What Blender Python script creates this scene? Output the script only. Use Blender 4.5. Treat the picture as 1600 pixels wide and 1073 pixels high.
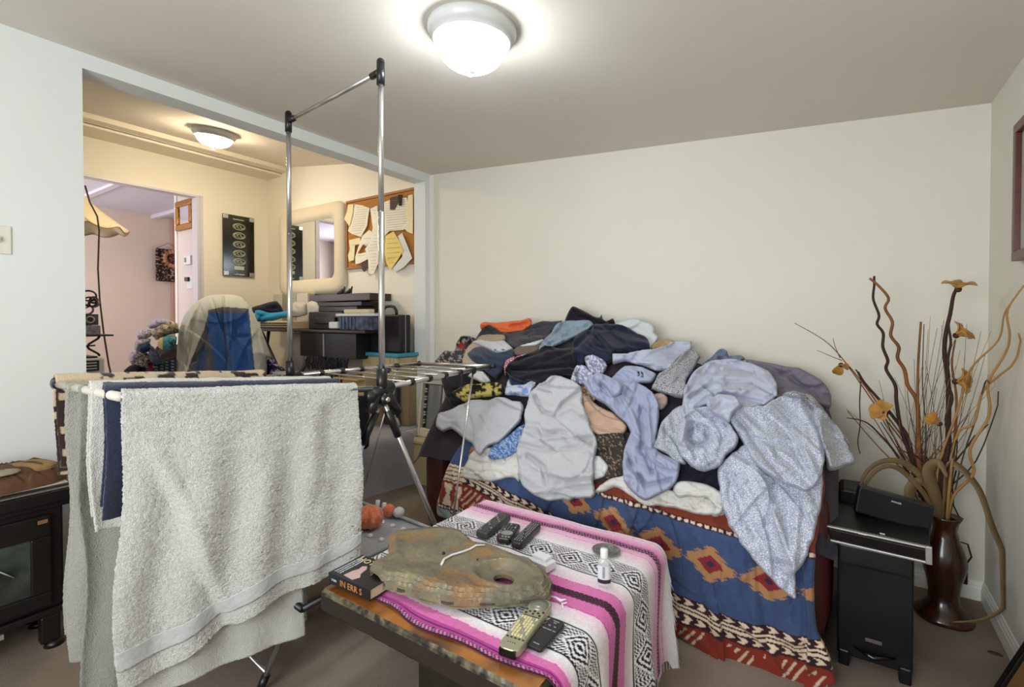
import bpy, bmesh, math, random
import numpy as np
from mathutils import Vector, Matrix
C = bpy.context.scene.collection
for o in list(bpy.data.objects): bpy.data.objects.remove(o)
random.seed(3)
PI = math.pi
# ---------------------------------------------------------------- camera
FPX, YAW, PIT, CYP, CAMZ = 762.78, math.radians(33.922), math.radians(.904), 510.3, 1.3
cR = np.array([math.cos(YAW), math.sin(YAW), 0.])
cF = np.array([-math.sin(YAW)*math.cos(PIT), math.cos(YAW)*math.cos(PIT), -math.sin(PIT)])
cU = np.cross(cR, cF)
cO = np.array([0., 0., CAMZ])
cam = bpy.data.cameras.new('camera'); camo = bpy.data.objects.new('camera', cam); C.objects.link(camo)
cam.sensor_width = 36; cam.lens = FPX/1600*36; cam.clip_start = .02
cam.shift_y = (CYP-536.5)/1600
camo.matrix_world = Matrix(((cR[0], cU[0], -cF[0], 0), (cR[1], cU[1], -cF[1], 0), (cR[2], cU[2], -cF[2], CAMZ), (0, 0, 0, 1)))
bpy.context.scene.camera = camo
# ---------------------------------------------------------------- world, exposure
W = bpy.data.worlds.new('sky'); bpy.context.scene.world = W; W.use_nodes = True
W.node_tree.nodes['Background'].inputs[0].default_value = (.80, .88, 1, 1)
W.node_tree.nodes['Background'].inputs[1].default_value = 1.0
vs = bpy.context.scene.view_settings
vs.view_transform = 'Standard'; vs.look = 'None'; vs.gamma = 1; vs.use_curve_mapping = False; vs.exposure = 0.40
CEIL_LAMP = 39.0      # glass dome of the living room light
ALC_LAMP = 80.0       # glass dome of the alcove light
WIN_W = 60.0          # daylight through the window behind the camera
def area(name, loc, rot, sx, sy, power, col):
    l = bpy.data.lights.new(name, 'AREA'); l.shape = 'RECTANGLE'; l.size = sx; l.size_y = sy; l.energy = power; l.color = col
    o = bpy.data.objects.new(name, l); C.objects.link(o); o.location = loc; o.rotation_euler = rot; return o
area('window_daylight', (-.75, -1.55, 1.45), (math.radians(103), 0, 0), 1.7, 1.35, WIN_W, (.92, .96, 1))
area('hall_fill', (-6.9, .3, 2.0), (math.radians(90), 0, 0), 1.2, 1.1, 40, (.95, .93, 1))  # area light added to brighten the hall; no window is built there
# ---------------------------------------------------------------- pixel <-> world helpers
def rays(x, y):
    x = np.asarray(x, float); y = np.asarray(y, float)
    return cF + cR*((x-800)/FPX)[..., None] + cU*((CYP-y)/FPX)[..., None]
def P(x, y, X=None, Y=None, Z=None, t=None):
    d = rays(x, y)
    if X is not None: t = X/d[0]
    if Y is not None: t = Y/d[1]
    if Z is not None: t = (Z-CAMZ)/d[2]
    return cO+d*t
def cr(x0, y0, s, pts): return [(x0+a/s, y0+b/s) for a, b in pts]
# ---------------------------------------------------------------- noise
_rt = np.random.RandomState(7).rand(256, 256)
def vn(x, y, seed=0):
    x = np.asarray(x, float)+seed*17.31; y = np.asarray(y, float)+seed*9.77
    xi = np.floor(x).astype(int); yi = np.floor(y).astype(int); fx = x-xi; fy = y-yi
    fx = fx*fx*(3-2*fx); fy = fy*fy*(3-2*fy)
    g = lambda a, b: _rt[a & 255, b & 255]
    return (g(xi, yi)*(1-fx)+g(xi+1, yi)*fx)*(1-fy)+(g(xi, yi+1)*(1-fx)+g(xi+1, yi+1)*fx)*fy
def fbm(x, y, seed=0, o=3):
    r = 0; a = .5
    for i in range(o): r = r+a*vn(x*2**i, y*2**i, seed+i*3); a *= .5
    return r/(1-.5**o)
def ss(a, b, x): t = np.clip((x-a)/(b-a), 0, 1); return t*t*(3-2*t)
# ---------------------------------------------------------------- materials
def lin(c):
    if isinstance(c, str): c = [int(c[i:i+2], 16)/255 for i in (0, 2, 4)]
    return tuple(((v/12.92) if v <= .04045 else ((v+.055)/1.055)**2.4) for v in c[:3])
_m = {}
def mat(name, col='808080', rough=.6, metal=0, bump=None, var=None, vcol=False, emit=None, sheen=0, trans=0, alpha=1, spec=.5, weave=None, cells=None, coat=0):
    """bump=(scale,strength,distance) var=(scale,hex2,amount) weave=(scale,strength) cells=(scale,hex) printed small cell pattern"""
    if name in _m: return _m[name]
    m = bpy.data.materials.new(name); m.use_nodes = True; nt = m.node_tree; b = nt.nodes['Principled BSDF']
    L = nt.links.new; N = nt.nodes.new
    b.inputs['Base Color'].default_value = (*lin(col), 1); b.inputs['Roughness'].default_value = rough; b.inputs['Metallic'].default_value = metal
    b.inputs['Specular IOR Level'].default_value = spec
    if sheen: b.inputs['Sheen Weight'].default_value = sheen; b.inputs['Sheen Roughness'].default_value = .5
    if coat: b.inputs['Coat Weight'].default_value = coat; b.inputs['Coat Roughness'].default_value = .08
    if trans: b.inputs['Transmission Weight'].default_value = trans; b.inputs['IOR'].default_value = 1.4
    if alpha < 1: b.inputs['Alpha'].default_value = alpha
    if emit: b.inputs['Emission Color'].default_value = (*lin(emit[0]), 1); b.inputs['Emission Strength'].default_value = emit[1]
    tc = N('ShaderNodeTexCoord'); src = None
    def noise(sc, det=3, dist=0):
        n = N('ShaderNodeTexNoise'); n.inputs['Scale'].default_value = sc; n.inputs['Detail'].default_value = det; n.inputs['Distortion'].default_value = dist
        L(tc.outputs['Object'], n.inputs['Vector']); return n.outputs['Fac']
    base = None
    if vcol:
        a = N('ShaderNodeVertexColor'); a.layer_name = 'Col'; base = a.outputs['Color']
    def mix(fac, c1, c2):
        mx = N('ShaderNodeMix'); mx.data_type = 'RGBA'
        if fac is not None: L(fac, mx.inputs[0])
        if isinstance(c1, (tuple, list)): mx.inputs[6].default_value = (*c1, 1)
        else: L(c1, mx.inputs[6])
        if isinstance(c2, (tuple, list)): mx.inputs[7].default_value = (*c2, 1)
        else: L(c2, mx.inputs[7])
        return mx.outputs[2]
    if cells:
        v = N('ShaderNodeTexVoronoi'); v.feature = 'DISTANCE_TO_EDGE'; v.inputs['Scale'].default_value = cells[0]; L(tc.outputs['Object'], v.inputs['Vector'])
        r = N('ShaderNodeMapRange'); r.inputs[1].default_value = .05; r.inputs[2].default_value = .16; L(v.outputs['Distance'], r.inputs[0])
        base = mix(r.outputs[0], lin(cells[1]), lin(col))
    if var:
        f = noise(var[0], 4, .4); r = N('ShaderNodeMapRange'); r.inputs[1].default_value = .38; r.inputs[2].default_value = .68; r.inputs[4].default_value = var[2]; L(f, r.inputs[0])
        base = mix(r.outputs[0], base if base is not None else lin(col), lin(var[1]))
    if base is not None: L(base, b.inputs['Base Color'])
    nrm = None
    if bump:
        bp = N('ShaderNodeBump'); bp.inputs['Strength'].default_value = bump[1]; bp.inputs['Distance'].default_value = bump[2] if len(bump) > 2 else .002
        L(noise(bump[0], 4), bp.inputs['Height']); nrm = bp.outputs[0]
    if weave:
        w = N('ShaderNodeTexVoronoi'); w.inputs['Scale'].default_value = weave[0]; L(tc.outputs['Object'], w.inputs['Vector'])
        bp = N('ShaderNodeBump'); bp.inputs['Strength'].default_value = weave[1]; bp.inputs['Distance'].default_value = .002; L(w.outputs['Distance'], bp.inputs['Height'])
        if nrm: L(nrm, bp.inputs['Normal'])
        nrm = bp.outputs[0]
    if nrm: L(nrm, b.inputs['Normal'])
    _m[name] = m; return m
def cloth(name, col='808080', **k):
    k.setdefault('bump', (260, .35, .0015)); k.setdefault('var', None)
    return mat(name, col, rough=.92, sheen=.12, spec=.2, **k)
# ---------------------------------------------------------------- objects
def thing(name, label, cat, loc=(0, 0, 0), rz=0, group=None):
    o = bpy.data.objects.new(name, None); C.objects.link(o); o.location = loc; o.rotation_euler = (0, 0, rz); o.empty_display_size = .05
    o['label'] = label; o['category'] = cat
    if group: o['group'] = group
    return o
def tag(o, label, cat, group=None):
    o['label'] = label; o['category'] = cat
    if group: o['group'] = group
    return o
def wm(o):
    if o.parent: return wm(o.parent) @ Matrix.LocRotScale(o.location, o.rotation_euler, o.scale)
    return Matrix.LocRotScale(o.location, o.rotation_euler, o.scale)
def mesh(name, V, F, m=None, parent=None, smooth=True, col=None, world=True, bevel=0, uv=None, kind=None):
    V = np.asarray(V, float).reshape(-1, 3)
    loc = (0, 0, 0)
    if parent is not None:
        if world:
            M = np.array(wm(parent).inverted()); V = V@M[:3, :3].T+M[:3, 3]
    elif world:
        loc = np.array([(V[:, 0].min()+V[:, 0].max())/2, (V[:, 1].min()+V[:, 1].max())/2, V[:, 2].min()]); V = V-loc
    me = bpy.data.meshes.new(name)
    if isinstance(F, np.ndarray):
        n, k = F.shape
        me.vertices.add(len(V)); me.vertices.foreach_set('co', V.ravel().astype(np.float32))
        me.loops.add(n*k); me.loops.foreach_set('vertex_index', F.ravel().astype(np.int32))
        me.polygons.add(n); me.polygons.foreach_set('loop_start', np.arange(0, n*k, k, dtype=np.int32))
        me.update(calc_edges=True); me.validate()
    else:
        me.from_pydata([tuple(v) for v in V], [], F); me.update()
    if smooth: me.polygons.foreach_set('use_smooth', [True]*len(me.polygons))
    if col is not None and len(me.vertices) == len(V):
        a = me.color_attributes.new('Col', 'FLOAT_COLOR', 'POINT')
        c = np.ones((len(V), 4), np.float32); c[:, :3] = col; a.data.foreach_set('color', c.ravel())
    if m: me.materials.append(m)
    o = bpy.data.objects.new(name, me); C.objects.link(o); o.location = loc
    if parent is not None: o.parent = parent
    if bevel:
        b = o.modifiers.new('bevel', 'BEVEL'); b.width = bevel; b.segments = 2; b.limit_method = 'ANGLE'; b.angle_limit = .6
    if kind: o['kind'] = kind
    return o
class G:
    def __init__(s): s.V = []; s.F = []
    def add(s, V, F):
        n = len(s.V); s.V += [tuple(map(float, v)) for v in V]; s.F += [tuple(i+n for i in f) for f in F]; return s
    def box(s, x0, x1, y0, y1, z0, z1, M=None):
        V = [(x, y, z) for z in (z0, z1) for y in (y0, y1) for x in (x0, x1)]
        if M is not None: V = [tuple(M@Vector(v)) for v in V]
        return s.add(V, [(0, 2, 3, 1), (4, 5, 7, 6), (0, 1, 5, 4), (2, 6, 7, 3), (0, 4, 6, 2), (1, 3, 7, 5)])
    def tube(s, pts, r, n=10, cap=True, closed=False):
        pts = [np.array(p, float) for p in pts]; rs = r if hasattr(r, '__len__') else [r]*len(pts)
        V = []; F = []; k = len(pts); u = None
        for i, p in enumerate(pts):
            a = pts[i-1] if i or closed else p; b = pts[(i+1) % k] if (i < k-1 or closed) else p
            d = b-a; d = d/(np.linalg.norm(d)+1e-9)
            if u is None: u = np.cross(d, [0, 0, 1.]) if abs(d[2]) < .9 else np.cross(d, [1., 0, 0])
            u = u-d*(u@d); u = u/(np.linalg.norm(u)+1e-9); w = np.cross(d, u)
            for j in range(n):
                q = 2*PI*j/n; V.append(p+rs[i]*(math.cos(q)*u+math.sin(q)*w))
        for i in range(k if closed else k-1):
            for j in range(n):
                a = i*n+j; b = i*n+(j+1) % n; i2 = (i+1) % k
                F.append((a, b, i2*n+(j+1) % n, i2*n+j))
        if cap and not closed: F.append(tuple(range(n))[::-1]); F.append(tuple((k-1)*n+j for j in range(n)))
        return s.add(V, F)
    def lathe(s, prof, c=(0, 0, 0), n=32, sx=1, sy=1, wob=None):
        V = []; F = []
        for r, z in prof:
            for j in range(n):
                q = 2*PI*j/n; rr = r*(1+(wob(q, z) if wob else 0)); V.append((c[0]+rr*math.cos(q)*sx, c[1]+rr*math.sin(q)*sy, c[2]+z))
        for i in range(len(prof)-1):
            for j in range(n): F.append((i*n+j, i*n+(j+1) % n, (i+1)*n+(j+1) % n, (i+1)*n+j))
        F.append(tuple(range(n))[::-1]); F.append(tuple((len(prof)-1)*n+j for j in range(n)))
        return s.add(V, F)
    def sphere(s, c, rx, ry=None, rz=None, n=16, k=9):
        ry = ry or rx; rz = rz or rx
        pr = [(max(.001, math.sin(PI*i/k)), -math.cos(PI*i/k)) for i in range(k+1)]
        V = []; F = []
        for r, z in pr:
            for j in range(n): q = 2*PI*j/n; V.append((c[0]+rx*r*math.cos(q), c[1]+ry*r*math.sin(q), c[2]+rz*z))
        for i in range(k):
            for j in range(n): F.append((i*n+j, i*n+(j+1) % n, (i+1)*n+(j+1) % n, (i+1)*n+j))
        return s.add(V, F)
    def prism(s, out, z0, z1, M=None):
        n = len(out); V = [(x, y, z0) for x, y in out]+[(x, y, z1) for x, y in out]
        if M is not None: V = [tuple(M@Vector(v)) for v in V]
        return s.add(V, [tuple(range(n))[::-1], tuple(range(n, 2*n))]+[(i, (i+1) % n, n+(i+1) % n, n+i) for i in range(n)])
    def out(s, name, m, parent=None, world=True, **k): return mesh(name, s.V, s.F, m, parent, world=world, **k)
def bx(name, m, x0, x1, y0, y1, z0, z1, parent=None, bevel=.003, world=True, M=None, smooth=False, kind=None):
    return G().box(x0, x1, y0, y1, z0, z1, M).out(name, m, parent, world, smooth=smooth, bevel=bevel, kind=kind)
def text(name, s, size, M, m, parent, ex=.0004, align='LEFT'):
    cu = bpy.data.curves.new(name, 'FONT'); cu.body = s; cu.size = size; cu.extrude = ex; cu.align_x = align; cu.resolution_u = 2
    o = bpy.data.objects.new(name, cu); C.objects.link(o)
    me = bpy.data.meshes.new_from_object(o); bpy.data.objects.remove(o); me.name = name
    me.transform(M); me.materials.clear(); me.materials.append(m)
    o = bpy.data.objects.new(name, me); C.objects.link(o)
    if parent: o.parent = parent; me.transform(wm(parent).inverted())
    return o
def frameM(o, ex, ey):
    ex = Vector(ex).normalized(); ey = Vector(ey); ey = (ey-ex*ey.dot(ex)).normalized(); ez = ex.cross(ey)
    return Matrix(((ex[0], ey[0], ez[0], o[0]), (ex[1], ey[1], ez[1], o[1]), (ex[2], ey[2], ez[2], o[2]), (0, 0, 0, 1)))
def struct(o): o['kind'] = 'structure'; return o
# ---------------------------------------------------------------- outlines filled with a fine grid
def smooth_out(pts, step, closed=True):
    pts = np.array(pts, float); n = len(pts); R_ = []
    for i in range(n):
        p0, p1, p2, p3 = pts[i-1], pts[i], pts[(i+1) % n], pts[(i+2) % n]
        k = max(2, int(np.linalg.norm(p2-p1)/step))
        for j in range(k):
            t = j/k; c = .5*((2*p1)+(-p0+p2)*t+(2*p0-5*p1+4*p2-p3)*t*t+(-p0+3*p1-3*p2+p3)*t**3)
            R_.append(.55*c+.45*(p1*(1-t)+p2*t))
    return np.array(R_)
def poly_grid(pts, step, smooth=True, jag=0, seed=1):
    B = smooth_out(pts, step*2.5) if smooth else np.array(pts, float)
    if jag:
        tn = np.roll(B, -1, 0)-np.roll(B, 1, 0); tn /= np.linalg.norm(tn, axis=1)[:, None]+1e-9; ix = np.arange(len(B))
        w_ = (vn(ix*.22, ix*0+.5, seed)-.5)*1.0+(vn(ix*.6, ix*0+3.5, seed+2)-.5)*.5; w_ *= np.minimum(1, np.minimum(ix, len(B)-ix)/5)
        B = B+np.stack([tn[:, 1], -tn[:, 0]], 1)*(w_*jag)[:, None]
    x0, y0 = B.min(0)-step*2; x1, y1 = B.max(0)+step*2
    nx = int((x1-x0)/step)+1; ny = int((y1-y0)/step)+1
    gx, gy = np.meshgrid(x0+np.arange(nx)*step, y0+np.arange(ny)*step); Q = np.stack([gx.ravel(), gy.ravel()], 1)
    A = B; Bn = np.roll(B, -1, 0); ins = np.zeros(len(Q), bool); best = np.full(len(Q), 1e9); near = Q.copy()
    for a, b in zip(A, Bn):
        c = ((a[1] > Q[:, 1]) != (b[1] > Q[:, 1]))
        if a[1] != b[1]: ins ^= c & (Q[:, 0] < (b[0]-a[0])*(Q[:, 1]-a[1])/(b[1]-a[1])+a[0])
        d = b-a; l = d@d+1e-12; t = np.clip(((Q-a)@d)/l, 0, 1); pr = a+t[:, None]*d; dd = ((Q-pr)**2).sum(1)
        u = dd < best; best[u] = dd[u]; near[u] = pr[u]
    dist = np.sqrt(best)
    I = ins.reshape(ny, nx)
    cell = I[:-1, :-1] | I[1:, :-1] | I[:-1, 1:] | I[1:, 1:]
    jj, ii = np.nonzero(cell); i00 = jj*nx+ii
    F = np.stack([i00, i00+nx, i00+nx+1, i00+1], 1)
    used = np.unique(F); mp = -np.ones(len(Q), int); mp[used] = np.arange(len(used))
    P2 = np.where(ins[:, None], Q, near)[used]; d = np.where(ins, dist, 0)[used]
    # edge list of the rim, to close the shell
    F = mp[F]
    E = np.concatenate([F[:, [0, 1]], F[:, [1, 2]], F[:, [2, 3]], F[:, [3, 0]]]); key = np.sort(E, 1)
    _, inv, cnt = np.unique(key[:, 0]*10**7+key[:, 1], return_inverse=True, return_counts=True)
    return P2, F, d, E[cnt[inv] == 1]
def shell(top, bot, F, rim):
    n = len(top); V = np.concatenate([top, bot])
    side = np.stack([rim[:, 1], rim[:, 0], rim[:, 0]+n, rim[:, 1]+n], 1)
    return V, np.concatenate([F, F[:, ::-1]+n, side])
def strokes(q, d, ang, L, h, seed, dens=800., spread=30):
    """overlapping fold edges: one side of each stroke stands proud of the other"""
    rs = np.random.RandomState(seed*7+3); x, y = q[:, 0], q[:, 1]; out = np.zeros(len(x)); area = max(1, len(x)*(abs(np.diff(np.sort(np.unique(np.round(x, 3))))).max() if False else 1))
    ins = np.nonzero(d > 3)[0]
    if len(ins) < 10: return out
    px_area = (x.max()-x.min())*(y.max()-y.min())*.7; n = int(np.clip(px_area/dens*(14/max(L, 8)), 3, 34))
    for _ in range(n):
        c = q[rs.choice(ins)]; a = math.radians(ang+rs.randn()*spread); l = L*rs.uniform(1.1, 3.2); k = rs.randn()*.35/l
        u = (x-c[0])*math.cos(a)+(y-c[1])*math.sin(a); v = -(x-c[0])*math.sin(a)+(y-c[1])*math.cos(a); v = v-k*u*u
        out += h*rs.uniform(.5, 1.1)*rs.choice((-1, 1))*np.exp(-1.3*(u/l)**2)*np.tanh(v/1.1)*np.exp(-np.abs(v)/(L*.55))
    return out
def wrinkle(x, y, ang, L, seed, sharp=1.6):
    a = math.radians(ang); u = x*math.cos(a)+y*math.sin(a); v = -x*math.sin(a)+y*math.cos(a)
    v = v+(fbm(u/(2.2*L), v/(2.2*L), seed+5, 2)-.5)*L*1.6
    r = 1-np.abs(2*vn(u/(3.6*L), v/L, seed)-1); r2 = 1-np.abs(2*vn(u/(2*L), v/(.45*L), seed+9)-1)
    def saw(q): q = q % 1; return np.where(q < .78, (q/.78)**1.3, 1-ss(.78, 1.0, q))
    mk = ss(.35, .6, vn(u/(2.6*L), v/(1.9*L), seed+31)); q1 = v/(1.25*L)+1.1*fbm(u/(3*L), v/(3*L), seed+14, 2)
    sw = saw(q1)*mk+.45*(1-mk)
    cv = np.abs(2*vn(u/(3.2*L), v/(1.15*L), seed+41)-1)+.5*ss(.75, .35, vn(u/(1.6*L), v/(1.2*L), seed+44))
    cv2 = np.abs(2*vn(u/(1.5*L), v/(.55*L), seed+51)-1)+.5*ss(.8, .45, vn(u/L, v/L, seed+54))
    return r**sharp*.42+r2**1.8*.22+sw*.5-.55*ss(.16, 0, cv)-.22*ss(.2, 0, cv2)
# ================================================================ THE ROOM
XL, XR, YB, ZL, ZR, HB, YO, YJ, TH, XA, ZA = -2.892, .561, 3.066, 2.5214, 2.28, 2.45, .772, 2.998, .129, -5.407, 2.869
YF = -1.7
wallm = mat('wall_paint', 'dddacd', rough=.75, bump=(45, .12, .002), var=(1.2, 'd6d2c5', .5))
wall2 = mat('wall_paint_cool_cast', 'dde0dc', rough=.7, bump=(45, .12, .002))  # white wall again, with the cooler tint of the light put into the colour
ceilm = mat('ceiling_paint', 'dfd9ce', rough=.8, bump=(60, .1, .002), var=(.9, 'd2ccc0', .6))
alcm = mat('alcove_paint', 'ece6d6', rough=.7, bump=(45, .1, .002))
trimm = mat('trim_paint', 'e4e2da', rough=.4)
pinkm = mat('hall_paint', 'd6c4b4', rough=.7, var=(1.5, 'd0bba9', .6))
hallc = mat('hall_ceiling_paint', 'cdc6cc', rough=.7)
carpet = mat('carpet_pile', '9a8b7d', rough=.97, spec=.1, bump=(420, 1.0, .005), var=(3.2, '83766a', .7), weave=(190, .5))
carpet2 = mat('carpet_step', 'b4b2b6', rough=.97, spec=.1, bump=(380, 1.0, .006), var=(6, 'a29fa3', .7), weave=(170, .6))
# floors
g = G(); g.box(XL-.0, XR, YF, YB, -.05, 0); struct(g.out('floor', carpet, smooth=False))
g = G(); g.box(-8.4, XL-.02, -.6, YB+.02, .30, .40); struct(g.out('floor', carpet2, smooth=False))
# carpeted step front, bulging and rolled over at the top edge
V = []; F = []; ny = 60; prof = [(-2.93, .4), (-2.90, .402), (-2.87, .395), (-2.852, .375), (-2.845, .34), (-2.85, .25), (-2.862, .12), (-2.85, .03), (-2.84, 0.0)]
for j in range(ny+1):
    y = YO+(2.76-YO)*j/ny; w = .012*math.sin(y*5)+.018*math.sin(y*2.3+1)
    for k, (x, z) in enumerate(prof): V.append((x+w*(k > 1)+(.03*max(0, (y-2.4))/.36 if k > 1 else 0), y, z))
n = len(prof)
for j in range(ny):
    for k in range(n-1): F.append((j*n+k, j*n+k+1, (j+1)*n+k+1, (j+1)*n+k))
struct(mesh('trim_1', V, F, carpet2))
struct(bx('trim_8', trimm, XL-TH, XL-.005, YO, YB, 0, .395, bevel=0))
# ceiling of the living room: falls from the header to the right wall
def zc(x): return ZR+(XR-x)*(ZL-ZR)/(XR-XL)
g = G(); V = [(XL-TH, YF-.1, zc(XL-TH)), (XR+.1, YF-.1, zc(XR+.1)), (XR+.1, YB+.1, zc(XR+.1)), (XL-TH, YB+.1, zc(XL-TH))]
g.add(V+[(a, b, c+.08) for a, b, c in V], [(0, 3, 2, 1), (4, 5, 6, 7), (0, 1, 5, 4), (1, 2, 6, 5), (2, 3, 7, 6), (3, 0, 4, 7)]); struct(g.out('ceiling', ceilm, smooth=False))
# walls
g = G(); g.box(XL-TH, XL, YF, YO, 0, ZL); g.box(XL-TH, XL, YO, YJ, HB, ZL); g.box(XL-TH, XL, YJ, YB, 0, ZL); struct(g.out('wall_left', wall2, smooth=False))
g = G(); g.box(XL-TH, XL, YF, YO, ZL, 2.75); g.box(XL-TH, XL-TH+.03, YO, YB, ZL, 2.75); struct(g.out('wall_upper', alcm, smooth=False))
struct(bx('wall_back', wallm, XL-.02, XR, YB, YB+.1, 0, 2.56, bevel=0))
struct(bx('wall_alcove', alcm, XA-.1, XL-.02, YB, YB+.1, .3, 3.05, bevel=0))
struct(bx('wall_right', wallm, XR, XR+.1, YF, YB+.1, 0, 2.36, bevel=0))
g = G(); g.box(XL, XR, YF-.1, YF, 0, .75); g.box(XL, XR, YF-.1, YF, 2.15, 2.6); g.box(XL, -1.65, YF-.1, YF, .75, 2.15); g.box(.15, XR, YF-.1, YF, .75, 2.15)
struct(g.out('wall_front', wallm, smooth=False))
g = G()
for a, b, c, d in ((-1.65, .15, .75, .79), (-1.65, .15, 2.11, 2.15), (-1.65, -1.61, .79, 2.11), (.11, .15, .79, 2.11), (-.77, -.73, .79, 2.11)): g.box(a, b, YF-.06, YF-.02, c, d)
struct(g.out('window_1', trimm, smooth=False))
# baseboards
def baseboard(name, p0, p1, nrm, z0=0):
    p0 = np.array(p0, float); p1 = np.array(p1, float); nn = np.array(nrm, float)
    pr = [(0, 0), (.013, 0), (.013, .055), (.010, .062), (.010, .07), (.006, .078), (.004, .088), (0, .088)]
    V = [(*(p+nn*a), z0+b) for p in (p0, p1) for a, b in pr]; n = len(pr)
    F = [(i, (i+1) % n, n+(i+1) % n, n+i) for i in range(n)]+[tuple(range(n))[::-1], tuple(range(n, 2*n))]
    return struct(mesh(name, V, F, trimm, smooth=False))
baseboard('baseboard_back', (XL, YB), (XR, YB), (0, -1)); baseboard('baseboard_right', (XR, YF), (XR, YB), (-1, 0)); baseboard('baseboard_left', (XL, YF), (XL, YO), (1, 0))
baseboard('baseboard_alcove', (XA, YB), (XL-TH, YB), (0, -1), .4)
struct(bx('header_shadow_strip', trimm, XL-.02, XL+.045, YB-.012, YB, 0, 2.515))  # thin strip added to stand for the edge of the header's shadow
# alcove shell
g = G(); g.box(XA-.1, XA, -.6, .95, .3, 3.05); g.box(XA-.1, XA, .95, 2.356, 2.545, 3.05); g.box(XA-.1, XA, 2.356, YB, .3, 3.05); struct(g.out('wall_alcove_back', alcm, smooth=False))
g = G(); za = lambda x: 2.675+(-3.02-x)*.137
V = [(XL-TH+.02, -.6, za(-3.0)), (-5.03, -.6, za(-5.03)), (-5.03, YB, za(-5.03)), (XL-TH+.02, YB, za(-3.0))]
g.add(V+[(a, b, c+.06) for a, b, c in V], [(0, 1, 2, 3), (4, 7, 6, 5), (0, 4, 5, 1), (1, 5, 6, 2), (2, 6, 7, 3), (3, 7, 4, 0)]); struct(g.out('ceiling_alcove', mat('alcove_ceiling_paint', 'e6dccb', rough=.75), smooth=False))
g = G(); g.box(-5.11, -5.0, -.6, YB, 2.905, 3.0); g.box(XA, -5.11, -.6, YB, 2.872, 2.93); g.box(-5.16, -5.11, -.6, YB, 2.893, 2.9); struct(g.out('trim_3', mat('alcove_beam_paint', 'ece3d0', rough=.7), smooth=False))
struct(bx('wall_alcove_left', alcm, -8.4, XL-TH, -.7, -.6, .3, 3.05, bevel=0))
# doorway lining and the hall behind it
g = G(); g.box(XA-.105, XA+.006, 2.33, 2.357, .4, 2.545); g.box(XA-.105, XA+.004, .95, 2.357, 2.53, 2.547); g.box(XA, XA+.012, 2.357, 2.385, .4, 2.55)
struct(g.out('door_1', mat('door_trim', 'cfcad4', rough=.4), smooth=False))
struct(bx('wall_hall_side', mat('hall_side_paint', 'd3c5bd', rough=.6), -6.02, XA-.1, 2.40, 2.5, .4, 2.75, bevel=0))
struct(bx('trim_4', trimm, -6.07, -6.02, 2.39, 2.51, .4, 2.75))
struct(bx('wall_hall_back', pinkm, -8.1, -8.0, -.6, 3.6, .4, 2.8, bevel=0))
struct(bx('wall_hall_right', pinkm, -8.1, XA-.1, 3.5, 3.6, .4, 2.8, bevel=0))
struct(bx('trim_5', mat('hall_post_paint', 'b98c78', rough=.5), -7.99, -7.955, 3.10, 3.15, .4, 2.72))
struct(bx('trim_6', hallc, -8.0, XA-.1, 2.86, 2.93, 2.70, 2.75))
struct(bx('trim_7', hallc, -7.99, XA-.1, 1.95, 2.02, 2.72, 2.75))
g = G(); g.box(-8.1, XA-.1, -.6, 3.6, 2.75, 2.83); struct(g.out('ceiling_hall', hallc, smooth=False))

# ================================================================ LIGHT FITTINGS
whitemetal = mat('white_metal', 'c9cbc9', rough=.35)
def ceiling_lamp(label, c, r, glow, strength, h):
    t = thing('ceiling_light', label, 'lamp', c)
    g = G().lathe([(r*.98, .02), (r, .0), (r*1.0, -.012), (r*.97, -.02), (r*.95, -.03), (r*.9, -.034), (r*.88, -.045), (r*.82, -.048), (r*.8, -.03)], n=64)
    g.out('base_ring', whitemetal, t, world=False)
    pr = [(r*.79, -.04)]+[(r*.79*math.cos(a)**.8, -.042-h*math.sin(a)) for a in [i*PI/2/12 for i in range(1, 12)]]+[(.004, -.042-h)]
    G().lathe(pr, n=64).out('glass_dome', mat('lamp_glass_'+glow, 'ffffff', rough=.3, emit=(glow, strength)), t, world=False)
    G().lathe([(.022, -.038-h), (.024, -.045-h), (.014, -.052-h), (.006, -.056-h), (.009, -.062-h), (.007, -.07-h), (.001, -.073-h)], n=24).out('finial', whitemetal, t, world=False)
    return t
tx, ty, tz = P(738, 47, Z=2.395)
t = ceiling_lamp('round brushed ring ceiling light with bright white glass dome in the main room', (tx, ty, zc(tx)-.008), .168, 'f4fbff', CEIL_LAMP, .105)
t.rotation_euler = (0, math.atan((ZL-ZR)/(XR-XL)), 0)
q = P(335, 203, Z=2.865)
t = ceiling_lamp('smaller warm ceiling light beyond the header, over the alcove', (q[0], q[1], za(q[0])-.008), .165, 'ffeccb', ALC_LAMP, .075)
t.rotation_euler = (0, math.atan(.137), 0)

# light switch
t = thing('light_switch', 'white light switch plate on the left wall at the picture edge', 'switch', (XL, .50, 1.565))
bx('plate', mat('ivory_plastic', 'dcdacb', rough=.35), XL, XL+.006, .455, .532, 1.57, 1.688, t, bevel=.003)
bx('toggle', mat('ivory_plastic'), XL+.006, XL+.02, .488, .498, 1.618, 1.64, t, bevel=.002)
for z in (1.595, 1.663): G().tube([(XL+.006, .493, z), (XL+.008, .493, z)], .004, 10).out('screw', whitemetal, t)

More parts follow.
